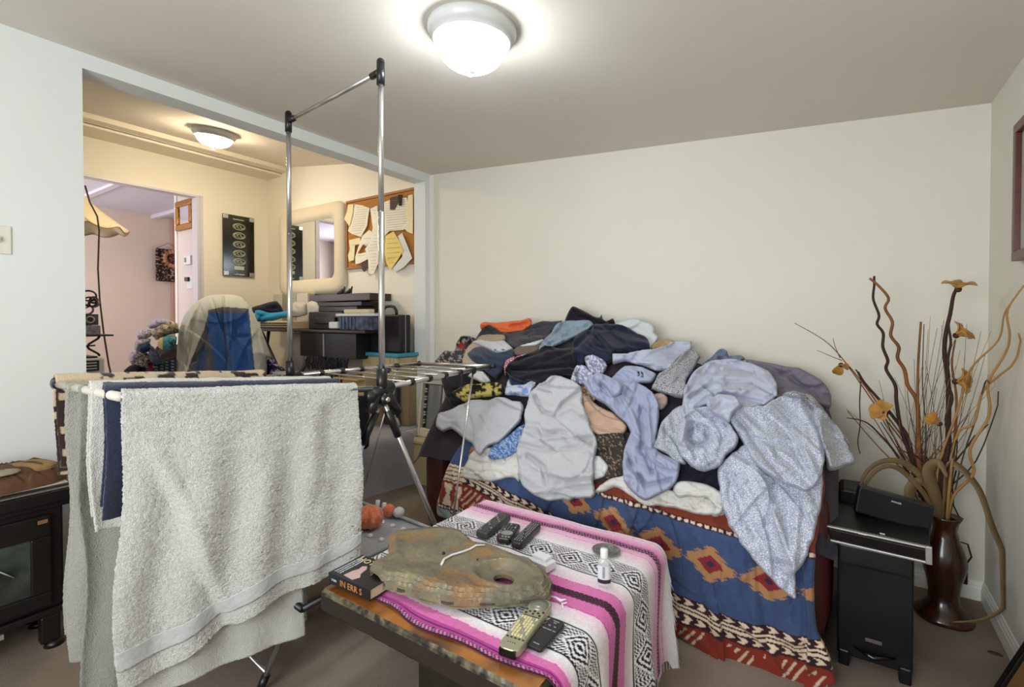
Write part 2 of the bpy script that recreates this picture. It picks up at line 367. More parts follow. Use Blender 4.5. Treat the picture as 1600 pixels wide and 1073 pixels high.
# ================================================================ WALL HANGINGS
def picture(label, cat, axis, a, b0, b1, z0, z1, fw, fm, im, depth=.03, name='picture_frame', sgn=1, group=None):
    """axis 'x': hangs on a wall of constant x (b = y), 'y': constant y (b = x). sgn: room side"""
    base = (a, (b0+b1)/2, z0) if axis == 'x' else ((b0+b1)/2, a, z0)
    t = thing(name, label, cat, base, group=group)
    def bb(nm, m, p0, p1, q0, q1, d0, d1):
        A = sorted((a+sgn*d0, a+sgn*d1))
        return bx(nm, m, A[0], A[1], p0, p1, q0, q1, t, bevel=.003) if axis == 'x' else bx(nm, m, p0, p1, A[0], A[1], q0, q1, t, bevel=.003)
    bb('frame_rail', fm, b0, b1, z0, z0+fw, 0, depth); bb('frame_rail', fm, b0, b1, z1-fw, z1, 0, depth)
    bb('frame_rail', fm, b0, b0+fw, z0+fw, z1-fw, 0, depth); bb('frame_rail', fm, b1-fw, b1, z0+fw, z1-fw, 0, depth)
    bb('glazing', im, b0+fw, b1-fw, z0+fw, z1-fw, .002, depth*.45)
    return t
picture('dark reddish wood picture frame on the right wall, cut by the picture edge', 'picture', 'x', XR, 2.0, 2.576, 1.516, 2.023, .035, mat('red_wood', '5a2418', rough=.35, var=(30, '3c140e', .8)), mat('picture_glass', 'b5b8a8', rough=.1), .03, sgn=-1)
# black framed mirror leaning at the lower right, a brown backing below
t = thing('leaning_frame', 'black framed panel leaning in the bottom right corner, tan edge inside', 'frame', (.45, 1.9, 0))
bm_ = mat('black_frame', '0c0b0b', rough=.3); tan_ = mat('tan_wood', '7b5a35', rough=.5)
LA, LB = np.array([0.548, 2.432, 0.311]), np.array([0.433, 2.236, .012])
MF = frameM(LB, (0, -1, 0), LA-LB); LH = float(np.linalg.norm(LA-LB))
for nm, m_, bb in (('frame_rail', bm_, (0, .035, 0, LH, 0, .02)), ('frame_rail', bm_, (.50, .535, 0, LH, 0, .02)), ('frame_rail', bm_, (.035, .50, 0, .035, 0, .02)), ('frame_rail', bm_, (.035, .50, LH-.035, LH, 0, .02)), ('backing_panel', tan_, (.035, .50, .035, LH-.035, .002, .010))):
    bx(nm, m_, *bb, parent=t, M=MF)

# disc award in a black panel
t = thing('award_panel', 'narrow black framed award with five oval emblems on the alcove wall', 'award', (XA+.02, 2.73, 1.76))
blk = mat('award_black', '1a1714', rough=.15, var=(3, '26301f', .7))
gold = mat('award_silver', 'b3b59a', rough=.35, metal=.3)
bx('panel', blk, XA+.004, XA+.024, 2.572, 2.898, 1.76, 2.41, t, bevel=.002)
yc = 2.735
for k, z in enumerate((2.29, 2.195, 2.10, 2.005, 1.915)):
    g = G()
    ring = [(XA+.026, yc+.062*math.cos(a), z+.032*math.sin(a)) for a in [i*2*PI/24 for i in range(24)]]
    g.tube(ring, .0055, 6, closed=True)
    for j in range(3): # interlaced letters inside the oval
        cx = yc-.032+.032*j; g.tube([(XA+.026, cx+.016*math.cos(a), z+.018*math.sin(a)) for a in [i*2*PI/12+j for i in range(9)]], .004, 5)
    g.tube([(XA+.026, yc-.05, z-.02), (XA+.026, yc, z+.02), (XA+.026, yc+.05, z-.02)], .003, 5)
    g.out('oval_emblem', gold, t)
bx('caption_plate', mat('pale_plate', 'b9c2b4', rough=.3), XA+.024, XA+.028, yc-.055, yc+.05, 1.83, 1.868, t, bevel=.001)
for y, z in ((2.598, 2.385), (2.87, 2.385), (2.598, 1.785), (2.87, 1.785)):
    bx('corner_cap', mat('steel', 'b9bab8', rough=.25, metal=.8), XA+.004, XA+.03, y-.025, y+.025, z-.022, z+.022, t, bevel=.003)
g = G()
for i in range(11): g.box(XA+.024, XA+.0255, yc-.06+.0105*i, yc-.06+.0105*i+.007, 2.362, 2.362+(.012 if i in (0, 4) else .008))
g.out('title_lettering', mat('print_white', 'd8d8d0', rough=.5), t, smooth=False)
g = G()
for i in range(9): g.box(XA+.024, XA+.0255, yc-.05+.012*i, yc-.05+.012*i+.009, 1.775, 1.775+(.014 if i in (2, 5) else .009))
g.out('maker_lettering', mat('print_white'), t, smooth=False)

# mirror with padded cream frame on the alcove side wall
Ym = YB-.035
t = thing('padded_mirror', 'large mirror in a wide cream padded frame on the alcove wall', 'mirror', (-4.54, Ym, 1.55))
def rrect(cx, cz, w, h, r, n=6):
    o = []
    for sx, sz, a0 in ((1, 1, 0), (-1, 1, PI/2), (-1, -1, PI), (1, -1, 1.5*PI)):
        for i in range(n+1): a = a0+PI/2*i/n; o.append((cx+sx*(w/2-r)+r*math.cos(a), cz+sz*(h/2-r)+r*math.sin(a)))
    return o
V = []; F = []; rings = [(1.09, .90, .10, .0), (1.10, .91, .11, -.02), (1.08, .89, .11, -.05), (1.0, .82, .10, -.068), (.9, .70, .09, -.068), (.82, .62, .08, -.05), (.79, .59, .06, -.03)]
for w, h, r, d in rings: V += [(x, Ym+.03+d, z) for x, z in rrect(-4.54, 2.005, w, h, r)]
n = 28
for i in range(len(rings)-1):
    for j in range(n): F.append((i*n+j, i*n+(j+1) % n, (i+1)*n+(j+1) % n, (i+1)*n+j))
mesh('padded_frame', V, F, mat('cream_padding', 'd9ccb0', rough=.55), t)
o_ = rrect(-4.54, 2.005, .81, .61, .06)
mesh('mirror_glass', [(x, Ym-.002, z) for x, z in o_]+[(x, Ym+.02, z) for x, z in o_], [tuple(range(n)), tuple(range(n, 2*n))[::-1]]+[(i, n+i, n+(i+1) % n, (i+1) % n) for i in range(n)], mat('mirror', 'e8ecf2', rough=.02, metal=1), t, smooth=False)

# cork board
t = thing('cork_board', 'wooden framed cork board crowded with pinned papers beside the mirror', 'notice board', (-3.5, YB, 1.78))
cork = mat('cork', 'b9803c', rough=.9, bump=(200, .6, .002), var=(90, '9c6427', .8)); oak = mat('oak_edge', '9a6430', rough=.5)
bx('cork_sheet', cork, -3.96, -3.04, YB-.02, YB-.004, 1.79, 2.42, t)
for b in ((-3.98, -3.02, YB-.032, YB-.002, 2.415, 2.437), (-3.98, -3.02, YB-.032, YB-.002, 1.78, 1.80), (-3.98, -3.96, YB-.032, YB-.002, 1.80, 2.415), (-3.04, -3.02, YB-.032, YB-.002, 1.80, 2.415)): bx('frame_rail', oak, *b, parent=t)
paper = {k: mat('paper_'+k, k, rough=.85) for k in ('efe6d2', 'e9dcb0', 'e8d27c', 'dcd8d2', 'f1ead9', 'd9c37a', '55403f', '2b2624')}
S3 = lambda p: cr(520, 280, 6.314, p)
lined = mat('paper_ink', '8f8a86', rough=.8)
papers = [('white sheet of handwriting on the upper left of the cork board', [(215, 245), (300, 260), (365, 285), (350, 370), (340, 460), (280, 570), (190, 540), (150, 510), (190, 390)], 'efe6d2', .012, 12),
 ('curled cream paper at the left edge of the cork board', [(150, 250), (205, 245), (200, 330), (185, 400), (165, 470), (135, 420), (112, 395), (140, 320)], 'e9dcb0', .02, 0),
 ('tall white typed sheet in the middle of the cork board', [(370, 290), (440, 260), (452, 420), (460, 620), (450, 830), (400, 940), (355, 930), (350, 800), (320, 690), (375, 600), (395, 480)], 'f1ead9', .028, 20),
 ('typed white sheet under the photo print on the cork board', [(500, 230), (560, 205), (660, 185), (730, 180), (745, 300), (760, 440), (700, 500), (560, 510), (510, 560), (500, 400)], 'efe6d2', .014, 14),
 ('dark photo print pinned at the top of the cork board', [(565, 185), (640, 165), (645, 230), (610, 300), (565, 300)], '55403f', .022, 0),
 ('black clip hanging at the top right of the cork board', [(645, 152), (686, 152), (680, 262), (652, 262)], '2b2624', .03, 0),
 ('curled cream papers at the right edge of the cork board', [(745, 160), (790, 150), (792, 330), (790, 540), (740, 520), (700, 480), (760, 430), (715, 350), (730, 250)], 'e9dcb0', .024, 0),
 ('yellow sheet hanging askew below the cork board', [(520, 560), (600, 515), (640, 580), (700, 700), (640, 800), (570, 895), (530, 830), (505, 700)], 'e8d27c', .032, 6),
 ('grey-white folded sheet to the right of the yellow one', [(640, 560), (685, 530), (740, 660), (785, 780), (700, 870), (620, 915), (590, 880), (690, 760), (660, 620)], 'dcd8d2', .024, 0),
 ('torn cream slips low on the left of the cork board', [(160, 600), (270, 575), (275, 640), (220, 650), (215, 740), (210, 800), (160, 815), (150, 750), (170, 690)], 'e9dcb0', .014, 3),
 ('folded white slips below the handwriting on the cork board', [(290, 560), (360, 500), (405, 530), (395, 590), (330, 660), (300, 640), (240, 740), (330, 720), (345, 790), (270, 830), (225, 840), (220, 770), (260, 650)], 'efe6d2', .02, 4),
 ('small dark print at the bottom left of the cork board', [(285, 820), (345, 805), (355, 860), (310, 915), (285, 880)], '55403f', .02, 0)]
for lab, pts, c_, off, nl in papers:
    pp = S3(pts); q, F, d, rim = poly_grid(pp, 1.1, smooth=False); r = rays(q[:, 0], q[:, 1])
    Yp = YB-.02-off*.8-.014*fbm(q[:, 0]/9, q[:, 1]/9, len(pts)+int(off*500), 2); b = cO+r*(Yp/r[:, 1])[:, None]
    tp = b.copy(); tp[:, 1] -= .002
    Vv, Ff = shell(tp, b, F, rim)
    o = mesh('paper', Vv, Ff, paper[c_], smooth=False); tag(o, lab, 'paper' if 'clip' not in lab and 'photo' not in lab and 'print' not in lab else ('clip' if 'clip' in lab else 'photo'))
    if 'clip' in lab: o.name = 'bulldog_clip'
    if nl:  # rows of writing, as raised ink
        x0, y0 = q.min(0); x1, y1 = q.max(0); gk = G(); L_ = np.array(pp)
        from math import hypot
        for i in range(nl):
            yy = y0+(y1-y0)*(i+1.5)/(nl+2)
            xs = [q_[0] for q_ in q[np.abs(q[:, 1]-yy) < .8]]
            if not xs: continue
            xa, xb = min(xs)+3, max(xs)-4
            if xb-xa < 4: continue
            s = (yy-1.0, yy-1.0-(xb-xa)*.08)
            A = P(xa, yy, Y=YB-.02-off*.8-.02); B = P(xb*.98+xa*.02, yy-(xb-xa)*.1, Y=YB-.02-off*.8-.02)
            A[1] = B[1] = YB-.02-off*.8-.0155; gk.tube([A, B], .0011, 4)
        lo = gk.out('handwriting', lined, o, kind='stuff')

# dark tapestry hanging at the end of the hall
ny, nz = 60, 70; V = []; F = []; col = []
for j in range(nz+1):
    for i in range(ny+1):
        y = 2.885+.32*i/ny; z = 1.83+.46*j/nz; V.append((-7.93+.012*math.sin(i*.35)+.004*math.sin(j*.3), y, z))
        dx = (y-3.10)/.1; dz = (z-2.16)/.1; r = math.hypot(dx, dz); a = math.atan2(dz, dx)
        c = np.array(lin('241613')); ray = .5+.5*math.cos(a*16)
        if .75 < r < 1.25: c = np.array(lin('c08a66'))*(.5+.5*ray)+np.array(lin('5a2a20'))*.3
        elif 1.25 < r < 1.5 and ray > .6: c = np.array(lin('9a6a50'))
        elif r < .75 and vn(y*90, z*90, 2) > .6: c = np.array(lin('7a3a2a'))
        elif r > 1.5 and vn(y*60, z*60, 5) > .72: c = np.array(lin('a07a66'))
        col.append(c)
for j in range(nz):
    for i in range(ny): k = j*(ny+1)+i; F.append((k, k+1, k+ny+2, k+ny+1))
o = mesh('tapestry', V, F, mat('tapestry_cloth', rough=.9, vcol=True), col=np.array(col)); tag(o, 'small dark tapestry with a flaming sun, hanging at the end of the hall', 'tapestry')
o.modifiers.new('s', 'SOLIDIFY').thickness = .004
cd = G().tube([(-7.93, 2.9, 2.29), (-7.95, 3.05, 2.38), (-7.93, 3.2, 2.29)], .003, 5).out('hanging_cord', mat('dark_cord', '3a2a22', rough=.8), o)
# gold framed mirror, thermostat and plate on the hall side wall (faces the camera)
t = thing('gold_mirror', 'small mirror in an ornate gilt frame on the hall side wall', 'mirror', (-5.8, 2.40, 2.25))
gm = mat('gilt', 'b27a28', rough=.35, metal=.55, var=(60, '6e4312', .8), bump=(70, .8, .006))
for b in ((-6.0, -5.62, 2.365, 2.4, 2.5, 2.565), (-6.0, -5.62, 2.365, 2.4, 2.25, 2.315), (-6.0, -5.93, 2.365, 2.4, 2.315, 2.5), (-5.69, -5.62, 2.365, 2.4, 2.315, 2.5)): bx('frame_rail', gm, *b, parent=t, bevel=.012)
bx('mirror_glass', mat('mirror'), -5.93, -5.69, 2.38, 2.39, 2.315, 2.5, t, bevel=0)
t = thing('thermostat', 'white thermostat on the hall side wall under the gilt mirror', 'thermostat', (-5.73, 2.4, 1.89))
bx('housing', mat('white_plastic', 'dcdcdc', rough=.4), -5.80, -5.66, 2.37, 2.4, 1.875, 1.97, t, bevel=.006); bx('display', mat('grey_display', '6f7470', rough=.2), -5.785, -5.745, 2.367, 2.371, 1.90, 1.95, t, bevel=.001)
t = thing('wall_control', 'white wall plate with a black knob below the thermostat', 'switch', (-5.73, 2.4, 1.66))
bx('plate', mat('white_plastic'), -5.79, -5.66, 2.39, 2.4, 1.62, 1.76, t, bevel=.003); bx('knob', mat('black_plastic', '121212', rough=.35), -5.79, -5.72, 2.365, 2.39, 1.70, 1.745, t, bevel=.006)
# ================================================================ SOFA
leather = mat('oxblood_leather', '4a1d1c', rough=.42, bump=(60, .35, .004), var=(4, '33110f', .8))
t = thing('sofa', 'dark oxblood leather sofa along the back wall, buried under laundry', 'sofa', (-1.03, 2.5, 0))
def cushion(name, x0, x1, y0, y1, z0, z1, m, par, r=.05, bulge=.03):
    nx, ny, nz = 10, 8, 6; V = []; F = []
    bmq = bmesh.new(); bmesh.ops.create_cube(bmq, size=1)
    bmesh.ops.subdivide_edges(bmq, edges=bmq.edges[:], cuts=7, use_grid_fill=True)
    hx, hy, hz = (x1-x0)/2, (y1-y0)/2, (z1-z0)/2; c = ((x0+x1)/2, (y0+y1)/2, (z0+z1)/2)
    for v in bmq.verts:
        p = [v.co[0]*2, v.co[1]*2, v.co[2]*2]; q = []
        for k, h in enumerate((hx, hy, hz)):
            oth = [p[j] for j in range(3) if j != k]
            q.append(p[k]*(h-r)+math.copysign(0, p[k]))
        # rounded box: push the inner box out by r along the sphere direction, plus a bulge
        s = [max(-1, min(1, p[j])) for j in range(3)]; w = [math.copysign(abs(a)**5, a) for a in s]; l = math.sqrt(sum(a*a for a in w)) or 1
        b = bulge*(1-s[0]**2)*(1-s[1]**2) if abs(s[2]) > .99 else bulge*(1-s[0]**2)*(1-s[2]**2) if abs(s[1]) > .99 else 0
        v.co = Vector([c[j]+q[j]+(r+b)*w[j]/l for j in range(3)])
    me = bpy.data.meshes.new(name); bmq.to_mesh(me); bmq.free(); me.materials.append(m); me.polygons.foreach_set('use_smooth', [True]*len(me.polygons))
    o = bpy.data.objects.new(name, me); C.objects.link(o)
    if par is not None:
        me.transform(wm(par).inverted()); o.parent = par
    return o
SX0, SX1 = -2.10, -.015
cushion('seat_base', SX0+.16, SX1-.16, 2.14, 2.95, .06, .26, leather, t, .02, 0)
for k in range(3):
    a = SX0+.17+k*(SX1-SX0-.34)/3; cushion('seat_cushion', a, a+(SX1-SX0-.34)/3-.006, 2.10, 2.74, .26, .41, leather, t, .05, .01)
    cushion('back_cushion', a, a+(SX1-SX0-.34)/3-.006, 2.66, 2.90, .40, .80, leather, t, .06, .02)
cushion('backrest', SX0+.02, SX1-.02, 2.86, 3.03, .06, .86, leather, t, .05, 0)
cushion('armrest', SX0, SX0+.18, 2.14, 2.98, .05, .58, leather, t, .07, .0); cushion('armrest', SX1-.18, SX1, 2.14, 2.98, .05, .60, leather, t, .07, .0)
for x in (SX0+.06, SX1-.06):
    for y in (2.2, 2.92): G().lathe([(.022, 0), (.026, .02), (.032, .07)], (x, y, 0), n=16).out('foot', mat('black_plastic'), t)
# ================================================================ LAUNDRY PILE: a real heap surface; garments are thick wrinkled shells on it
crX = np.array([-2.6, -2.2, -1.95, -1.7, -1.3, -.95, -.62, -.35, -.12, .05, .2]); crZ = np.array([.95, 1.10, 1.17, 1.19, 1.24, 1.16, 1.04, 1.02, .92, .80, .72])
def heapz(x, y):
    zc_ = np.interp(x, crX, crZ); s = np.clip((y-2.06)/.79, 0, 1)
    g_ = np.sin(PI/2*s)**.85
    z = .43+(zc_-.43)*g_
    z = np.where(y < 2.06, .43-(2.06-y)*9, z)
    return np.where(y > 2.86, z+(y-2.86)*14, z)
GX0, GY0, GS = 630, 455, 2.0
gx, gy = np.meshgrid(GX0+np.arange(372)*GS, GY0+np.arange(322)*GS)
rr = rays(gx, gy); tm = np.full(gx.shape, 3.5); done = np.zeros(gx.shape, bool); pt = None
for t_ in np.arange(1.3, 5.0, .012):
    p = cO+rr*t_; f = p[..., 2]-heapz(p[..., 0], p[..., 1])
    if pt is not None:
        hit = (f < 0) & ~done; tm[hit] = (pt_+(t_-pt_)*pt/(pt-f+1e-9))[hit]; done |= hit
    pt = f; pt_ = t_
def blur(a, k, it=2):
    for _ in range(it):
        for ax in (0, 1):
            pad = [(0, 0), (0, 0)]; pad[ax] = (k, k); b = np.pad(a, pad, mode='edge'); c = np.cumsum(b, ax); z = np.zeros_like(np.take(c, [0], ax)); c = np.concatenate([z, c], ax)
            n = a.shape[ax]; a = (np.take(c, range(2*k+1, 2*k+1+n), ax)-np.take(c, range(0, n), ax))/(2*k+1)
    return a
tm = blur(tm, 4); SP = cO+rr*tm[..., None]
du = np.gradient(SP, axis=1); dv = np.gradient(SP, axis=0); SN = np.cross(dv, du); SN /= np.linalg.norm(SN, axis=2)[..., None]
toc = cO-SP; toc /= np.linalg.norm(toc, axis=2)[..., None]
SN = np.where((SN*toc).sum(2)[..., None] < 0, -SN, SN); SN = SN*.12+toc*.88; SN /= np.linalg.norm(SN, axis=2)[..., None]
TH_ = np.zeros(gx.shape)
def bil(A, x, y):
    u = np.clip((x-GX0)/GS, 0, A.shape[1]-1.001); v = np.clip((y-GY0)/GS, 0, A.shape[0]-1.001); i = u.astype(int); j = v.astype(int); fu = u-i; fv = v-j
    if A.ndim == 3: fu = fu[:, None]; fv = fv[:, None]
    return (A[j, i]*(1-fu)+A[j, i+1]*fu)*(1-fv)+(A[j+1, i]*(1-fu)+A[j+1, i+1]*fu)*fv
def garment(name, label, cat, m, pts, th=.03, ang=30, L=22, amp=.014, seed=1, edge=3.2, creases=(), group=None, colf=None, step=1.9, flat=False, rough=0, parent=None):
    global TH_
    q, F, d, rim = poly_grid(pts, step, jag=min(6.5, .22*L) if name != 'sofa_blanket' else 2, seed=seed); x, y = q[:, 0], q[:, 1]
    Tl = bil(TH_, x, y); Tb = bil(blur(TH_, 7), x, y)
    e = np.sqrt(np.clip(1-(1-np.clip(d/edge, 0, 1))**2, 0, 1))
    w = wrinkle(x, y, ang, L, seed)-.45
    off = np.maximum(Tb, Tl*.85)+th+amp*2.6*w+amp*1.2*(fbm(x/(2.5*L), y/(2.5*L), seed+20, 2)-.5)*2
    off += strokes(q, d, ang, L, amp*1.5, seed)
    for pl, wd, ht in creases:   # folds followed from the photograph
        pl = np.array(pl, float); best = np.full(len(x), 1e9)
        for a, b in zip(pl[:-1], pl[1:]):
            dd = b-a; tt = np.clip(((q-a)@dd)/(dd@dd+1e-9), 0, 1); best = np.minimum(best, ((q-a-tt[:, None]*dd)**2).sum(1))
        off += 1.5*ht*np.exp(-best/(wd*wd))
    off = np.maximum(off, Tl+.004)
    off = (Tl-.004)*(1-e)+off*e
    if rough: off += rough*(np.random.RandomState(seed).rand(len(x))-.5)*(e > .5)
    P0 = bil(SP, x, y); N0 = bil(SN, x, y); top = P0+N0*off[:, None]; bot = P0+N0*(np.minimum(Tl-.012, off-.006))[:, None]
    V, FF = shell(top, bot, F, rim)
    col = None
    if colf is not None: c_ = colf(x, y, top, d); col = np.concatenate([c_, c_])
    o = mesh(name, V, FF, m, parent, col=col)
    if parent is None: tag(o, label, cat, group)
    # update the height of the pile
    ii = np.clip(((x-GX0)/GS).round().astype(int), 0, TH_.shape[1]-1); jj = np.clip(((y-GY0)/GS).round().astype(int), 0, TH_.shape[0]-1)
    T2 = TH_.copy(); np.maximum.at(T2, (jj, ii), off); TH_ = np.maximum(TH_, T2)
    return o
# the core of the heap
xs = np.linspace(-2.14, .0, 90); ys = np.linspace(2.10, 3.03, 40); V = []; F = []
for y in ys:
    for x in xs:
        z = min(float(heapz(np.array(x), np.array(min(y, 2.86)))), 9)-.03; z -= 1.6*max(0, -2.08-x)+2.5*max(0, x+.05); V.append((x, y, max(.43, z+.03*(fbm(x*9, y*9, 3)-.5))))
n = len(xs)
for j in range(len(ys)-1):
    for i in range(n-1): k = j*n+i; F.append((k, k+1, k+n+1, k+n))
k0 = len(V)
V += [(x, y, .42) for x, y in ((xs[0], ys[0]), (xs[-1], ys[0]), (xs[-1], ys[-1]), (xs[0], ys[-1]))]
def rimf(idx, a, b):
    for p_, q_ in zip(idx[:-1], idx[1:]): F.append((p_, a, q_))
o = mesh('laundry_heap', V, F, cloth('heap_cloth', '2a2530', var=(6, '3d3130', .9)))
tag(o, 'dark tangle of clothes filling the middle of the laundry pile on the sofa', 'laundry'); o['kind'] = 'stuff'

# ---- southwestern blanket over the sofa front
BL, RD, TN, CM, NV, CRM, DK, RS = [np.array(lin(c)) for c in ('3d4d70', '7c2e22', 'a87c54', '842c33', '3c2f48', 'd9c4ab', '33202a', '7c3a2a')]
def sw_col(x, y, p, d):
    X = p[:, 0]+.006*(fbm(x/30, y/30, 4)-.5); Z = p[:, 2]+np.clip(p[:, 1]-2.05, 0, 1)*.7
    zb = np.interp(X, [-1.75, -1.55, -1.2, -.9, -.61, -.3, -.04], [.47, .42, .345, .25, .150, .110, .135])
    zc_ = np.interp(X, [-1.75, -1.3, -.89, -.6, -.36, 0], [.70, .66, .51, .487, .463, .45])
    n = len(X); c = np.tile(BL, (n, 1)); c = c*(.85+.3*fbm(X*60, Z*60, 2))[:, None]
    q = (Z-zb)
    def put(mask, col): c[mask] = col
    # serrated diamonds
    span = zc_-zb; h = span*.5; per = .205; ph = (X+.83)/per; k = np.round(ph); dx = np.abs(ph-k)*per; zm = zb+.05+(zc_-zb-.05)*.52
    dz = np.abs(Z-zm); st = .012
    dm = dx/.100+dz/.068+.15*(((dz+.2*dx)/.017 % 1) < .5)-.1
    put(dm < 1, TN); dm2 = dx/.052+dz/.036; put(dm2 < 1, CM); put((dx/.02+dz/.014 < 1), NV)
    # dotted chain and the reddish band above it
    put(Z > zc_-.012, DK); dot = (np.abs(Z-zc_) < .007) & ((X/.028 % 1) < .62); put(dot, CRM); put(Z > zc_+.012, RS)
    # chevron band
    put((q < .042) & (q > -.052), DK)
    for a, b in ((-.012, .008), (.0, .0)): pass
    put((q > .001) & (q < .009), CRM); put((q > -.016) & (q < -.005), CRM)
    for zc2 in (.026, -.033):
        u = ((X/.05) % 1); v = np.abs(q-zc2)/.011; put((v < 1) & (((u+v*.35) % 1) < .5), CRM)
    # red band with cream feathers
    r = q < -.052; put(r, RD)
    vv = -.052-q; u = (X/.19) % 1
    fe = r & (vv > .012) & (vv < .10) & (np.abs(((u*6+vv*22) % 1)-.5) < .17) & (np.abs(u-.5) < .36) & (fbm(X*20, Z*20, 6) > .38); put(fe, CRM*.75)
    put(r & (vv > .112), DK); put(r & (vv > .113) & (vv < .123) & (((X/.022) % 1) < .6), CRM)
    put(r & (vv > .132), np.array(lin('c9bda2'))); put(r & (vv > .165) & (vv < .17), DK)
    # end of the blanket at the sofa's left arm: bands across
    L_ = X < -1.70; zz = Z
    put(L_, RD); put(L_ & (zz > .50), BL)
    band = L_ & (zz > .40) & (zz < .50); put(band, CRM); put(band & (((zz/.024) % 1) < .25), DK)
    zig = L_ & (zz < .385) & (zz > .27) & (np.abs(((X/.09) % 1)-.5) > (.12+np.abs(((zz/.11) % 1)-.5)*.55)); put(zig, CRM*.85)
    put(L_ & (zz < .27), DK); put(L_ & (zz < .262) & (zz > .252) & (((X/.018) % 1) < .6), CRM); put(L_ & (zz < .245), np.array(lin('8fa3a8')))
    return c
vc = mat('blanket_weave', rough=.9, vcol=True, sheen=.1, bump=(330, .5, .0015), spec=.15)
garment('sofa_blanket', 'blue and red southwestern patterned blanket hanging over the sofa front', 'blanket', vc,
 [(697, 735), (712, 706), (728, 688), (765, 676), (830, 680), (960, 690), (1150, 690), (1275, 700), (1290, 760), (1275, 850), (1272, 940), (1277, 985), (1290, 1008), (1303, 1045), (1304, 1070), (1250, 1076), (1200, 1072), (1155, 1060), (1120, 1040), (1067, 997), (1030, 990), (930, 985), (860, 930), (780, 860), (730, 820), (685, 806), (683, 785)],
 th=.022, ang=75, L=46, amp=.011, seed=11, edge=5, step=1.7, colf=sw_col,
 creases=[([(1180, 820), (1205, 1000), (1260, 1060)], 12, -.02), ([(900, 780), (925, 850), (960, 960)], 10, -.014), ([(1150, 780), (1165, 900)], 9, .012), ([(1225, 900), (1240, 1000)], 12, .016), ([(735, 740), (745, 800)], 5, -.014), ([(862, 770), (880, 840)], 7, .01)])
A4 = lambda p: cr(680, 470, 6.314, p)
B5 = lambda p: cr(860, 470, 6.314, p)
C7 = lambda p: cr(640, 460, 3.156, p)
D8 = lambda p: cr(960, 500, 2.438, p)
def spots(base, ink, sc, thr, seed=1, ink2=None):
    b, i_ = np.array(lin(base)), np.array(lin(ink)); k2 = np.array(lin(ink2)) if ink2 else None
    def f(x, y, p, d):
        c = np.tile(b, (len(x), 1)); n = fbm(x/sc, y/sc, seed, 2); c[n > thr] = i_
        if k2 is not None: c[(vn(x/(sc*3), y/(sc*3), seed+8) > .7)] = k2
        return c
    return f
vcl = mat('printed_cloth', rough=.9, vcol=True, sheen=.1, bump=(300, .3, .0015), spec=.15)
floral = cloth('floral_sheet', 'cfd2dc', cells=(120, '949cb4'), bump=(120, .1, .001))
floral2 = cloth('floral_sheet_grey', 'c3c6cb', cells=(120, '8b909e'), bump=(120, .1, .001))
speck = cloth('speckled_sheet', 'c3c3c8', cells=(125, '66656e'), bump=(120, .1, .001))
terry = mat('terry_grey', 'c2c4c8', rough=.97, sheen=.3, spec=.1, bump=(330, 1.0, .004), weave=(210, .8))
lav = cloth('lavender_jersey', '9ca3bc', bump=(90, .15, .002)); lav2 = cloth('pale_lilac_jersey', 'b3b7c9', bump=(90, .15, .002))
GR = 'laundry piled on the sofa'
def g_(name, label, cat, m, pts, th=.03, ang=30, L=22, amp=.014, seed=1, **k):
    return garment(name, label, cat, m, pts, th*.8, ang, L*.82, amp*1.15, seed, **k)
g_('navy_cloth', 'black-navy cloth on the seat between the lavender and floral sheets', 'cloth', cloth('dark_navy_cloth', '1a1b2a'), [(1038, 700), (1060, 690), (1140, 680), (1290, 690), (1288, 735), (1200, 765), (1130, 768), (1080, 757), (1045, 752)], .02, 10, 16, .01, 19)
g_('dark_shirt', 'dark brown cloth on the seat between the grey towel and lavender sheet', 'shirt', cloth('dark_brown_cloth', '352a28'), [(900, 680), (960, 670), (1010, 690), (1045, 720), (1040, 752), (990, 748), (940, 755), (920, 740)], .02, 40, 16, .01, 20)
# back row, standing up against the wall
g_('black_tee', 'black printed shirt with a red flower, far left of the laundry pile', 'shirt', vcl, A4([(0, 590), (30, 555), (100, 490), (190, 495), (205, 420), (250, 350), (330, 343), (395, 370), (430, 420), (350, 500), (300, 570), (280, 640), (100, 640), (0, 620)]), .03, 40, 9, .014, 21,
   colf=lambda x, y, p, d: np.where((np.hypot((x-721)/5, (y-541)/6) < 1)[:, None], np.array(lin('8e1f2c')), np.where((fbm(x/2.2, y/2.2, 3, 2) > .62)[:, None], np.array(lin('9a9499')), np.array(lin('1b181c')))))
g_('white_shirt', 'pale grey-white cloth standing at the back of the pile, right of the navy sweater', 'shirt', cloth('white_cotton', 'c6cacb', bump=(140, .3, .002)), B5([(620, 240), (750, 188), (880, 178), (980, 215), (1032, 250), (1022, 320), (1062, 360), (1000, 460), (960, 520), (700, 420)]), .05, 60, 26, .008, 22)
g_('black_jacket', 'black jacket sticking up at the very top of the pile', 'jacket', cloth('black_cotton', '16151d', bump=(160, .3, .002)), B5([(140, 200), (185, 100), (220, 58), (290, 85), (420, 150), (485, 160), (505, 128), (520, 172), (550, 190), (605, 165), (622, 172), (645, 245), (560, 330), (400, 300), (200, 260)]), .05, 20, 16, .016, 23)
g_('beige_shirt', 'beige folded edge showing under the white knit on the left of the pile', 'shirt', cloth('beige_cotton', 'b5a68e'), A4([(268, 620), (318, 480), (400, 395), (520, 440), (640, 540), (560, 680), (400, 640)]), .035, 50, 20, .008, 24)
g_('charcoal_trousers', 'charcoal grey trousers folded behind the orange shirt', 'trousers', cloth('charcoal_cotton', '3d3b42', bump=(160, .3, .002)), A4([(670, 330), (760, 305), (900, 290), (950, 230), (1060, 193), (1150, 200), (1255, 192), (1245, 240), (1150, 310), (1090, 380), (960, 420), (790, 470), (720, 440)]), .06, -15, 16, .014, 25)
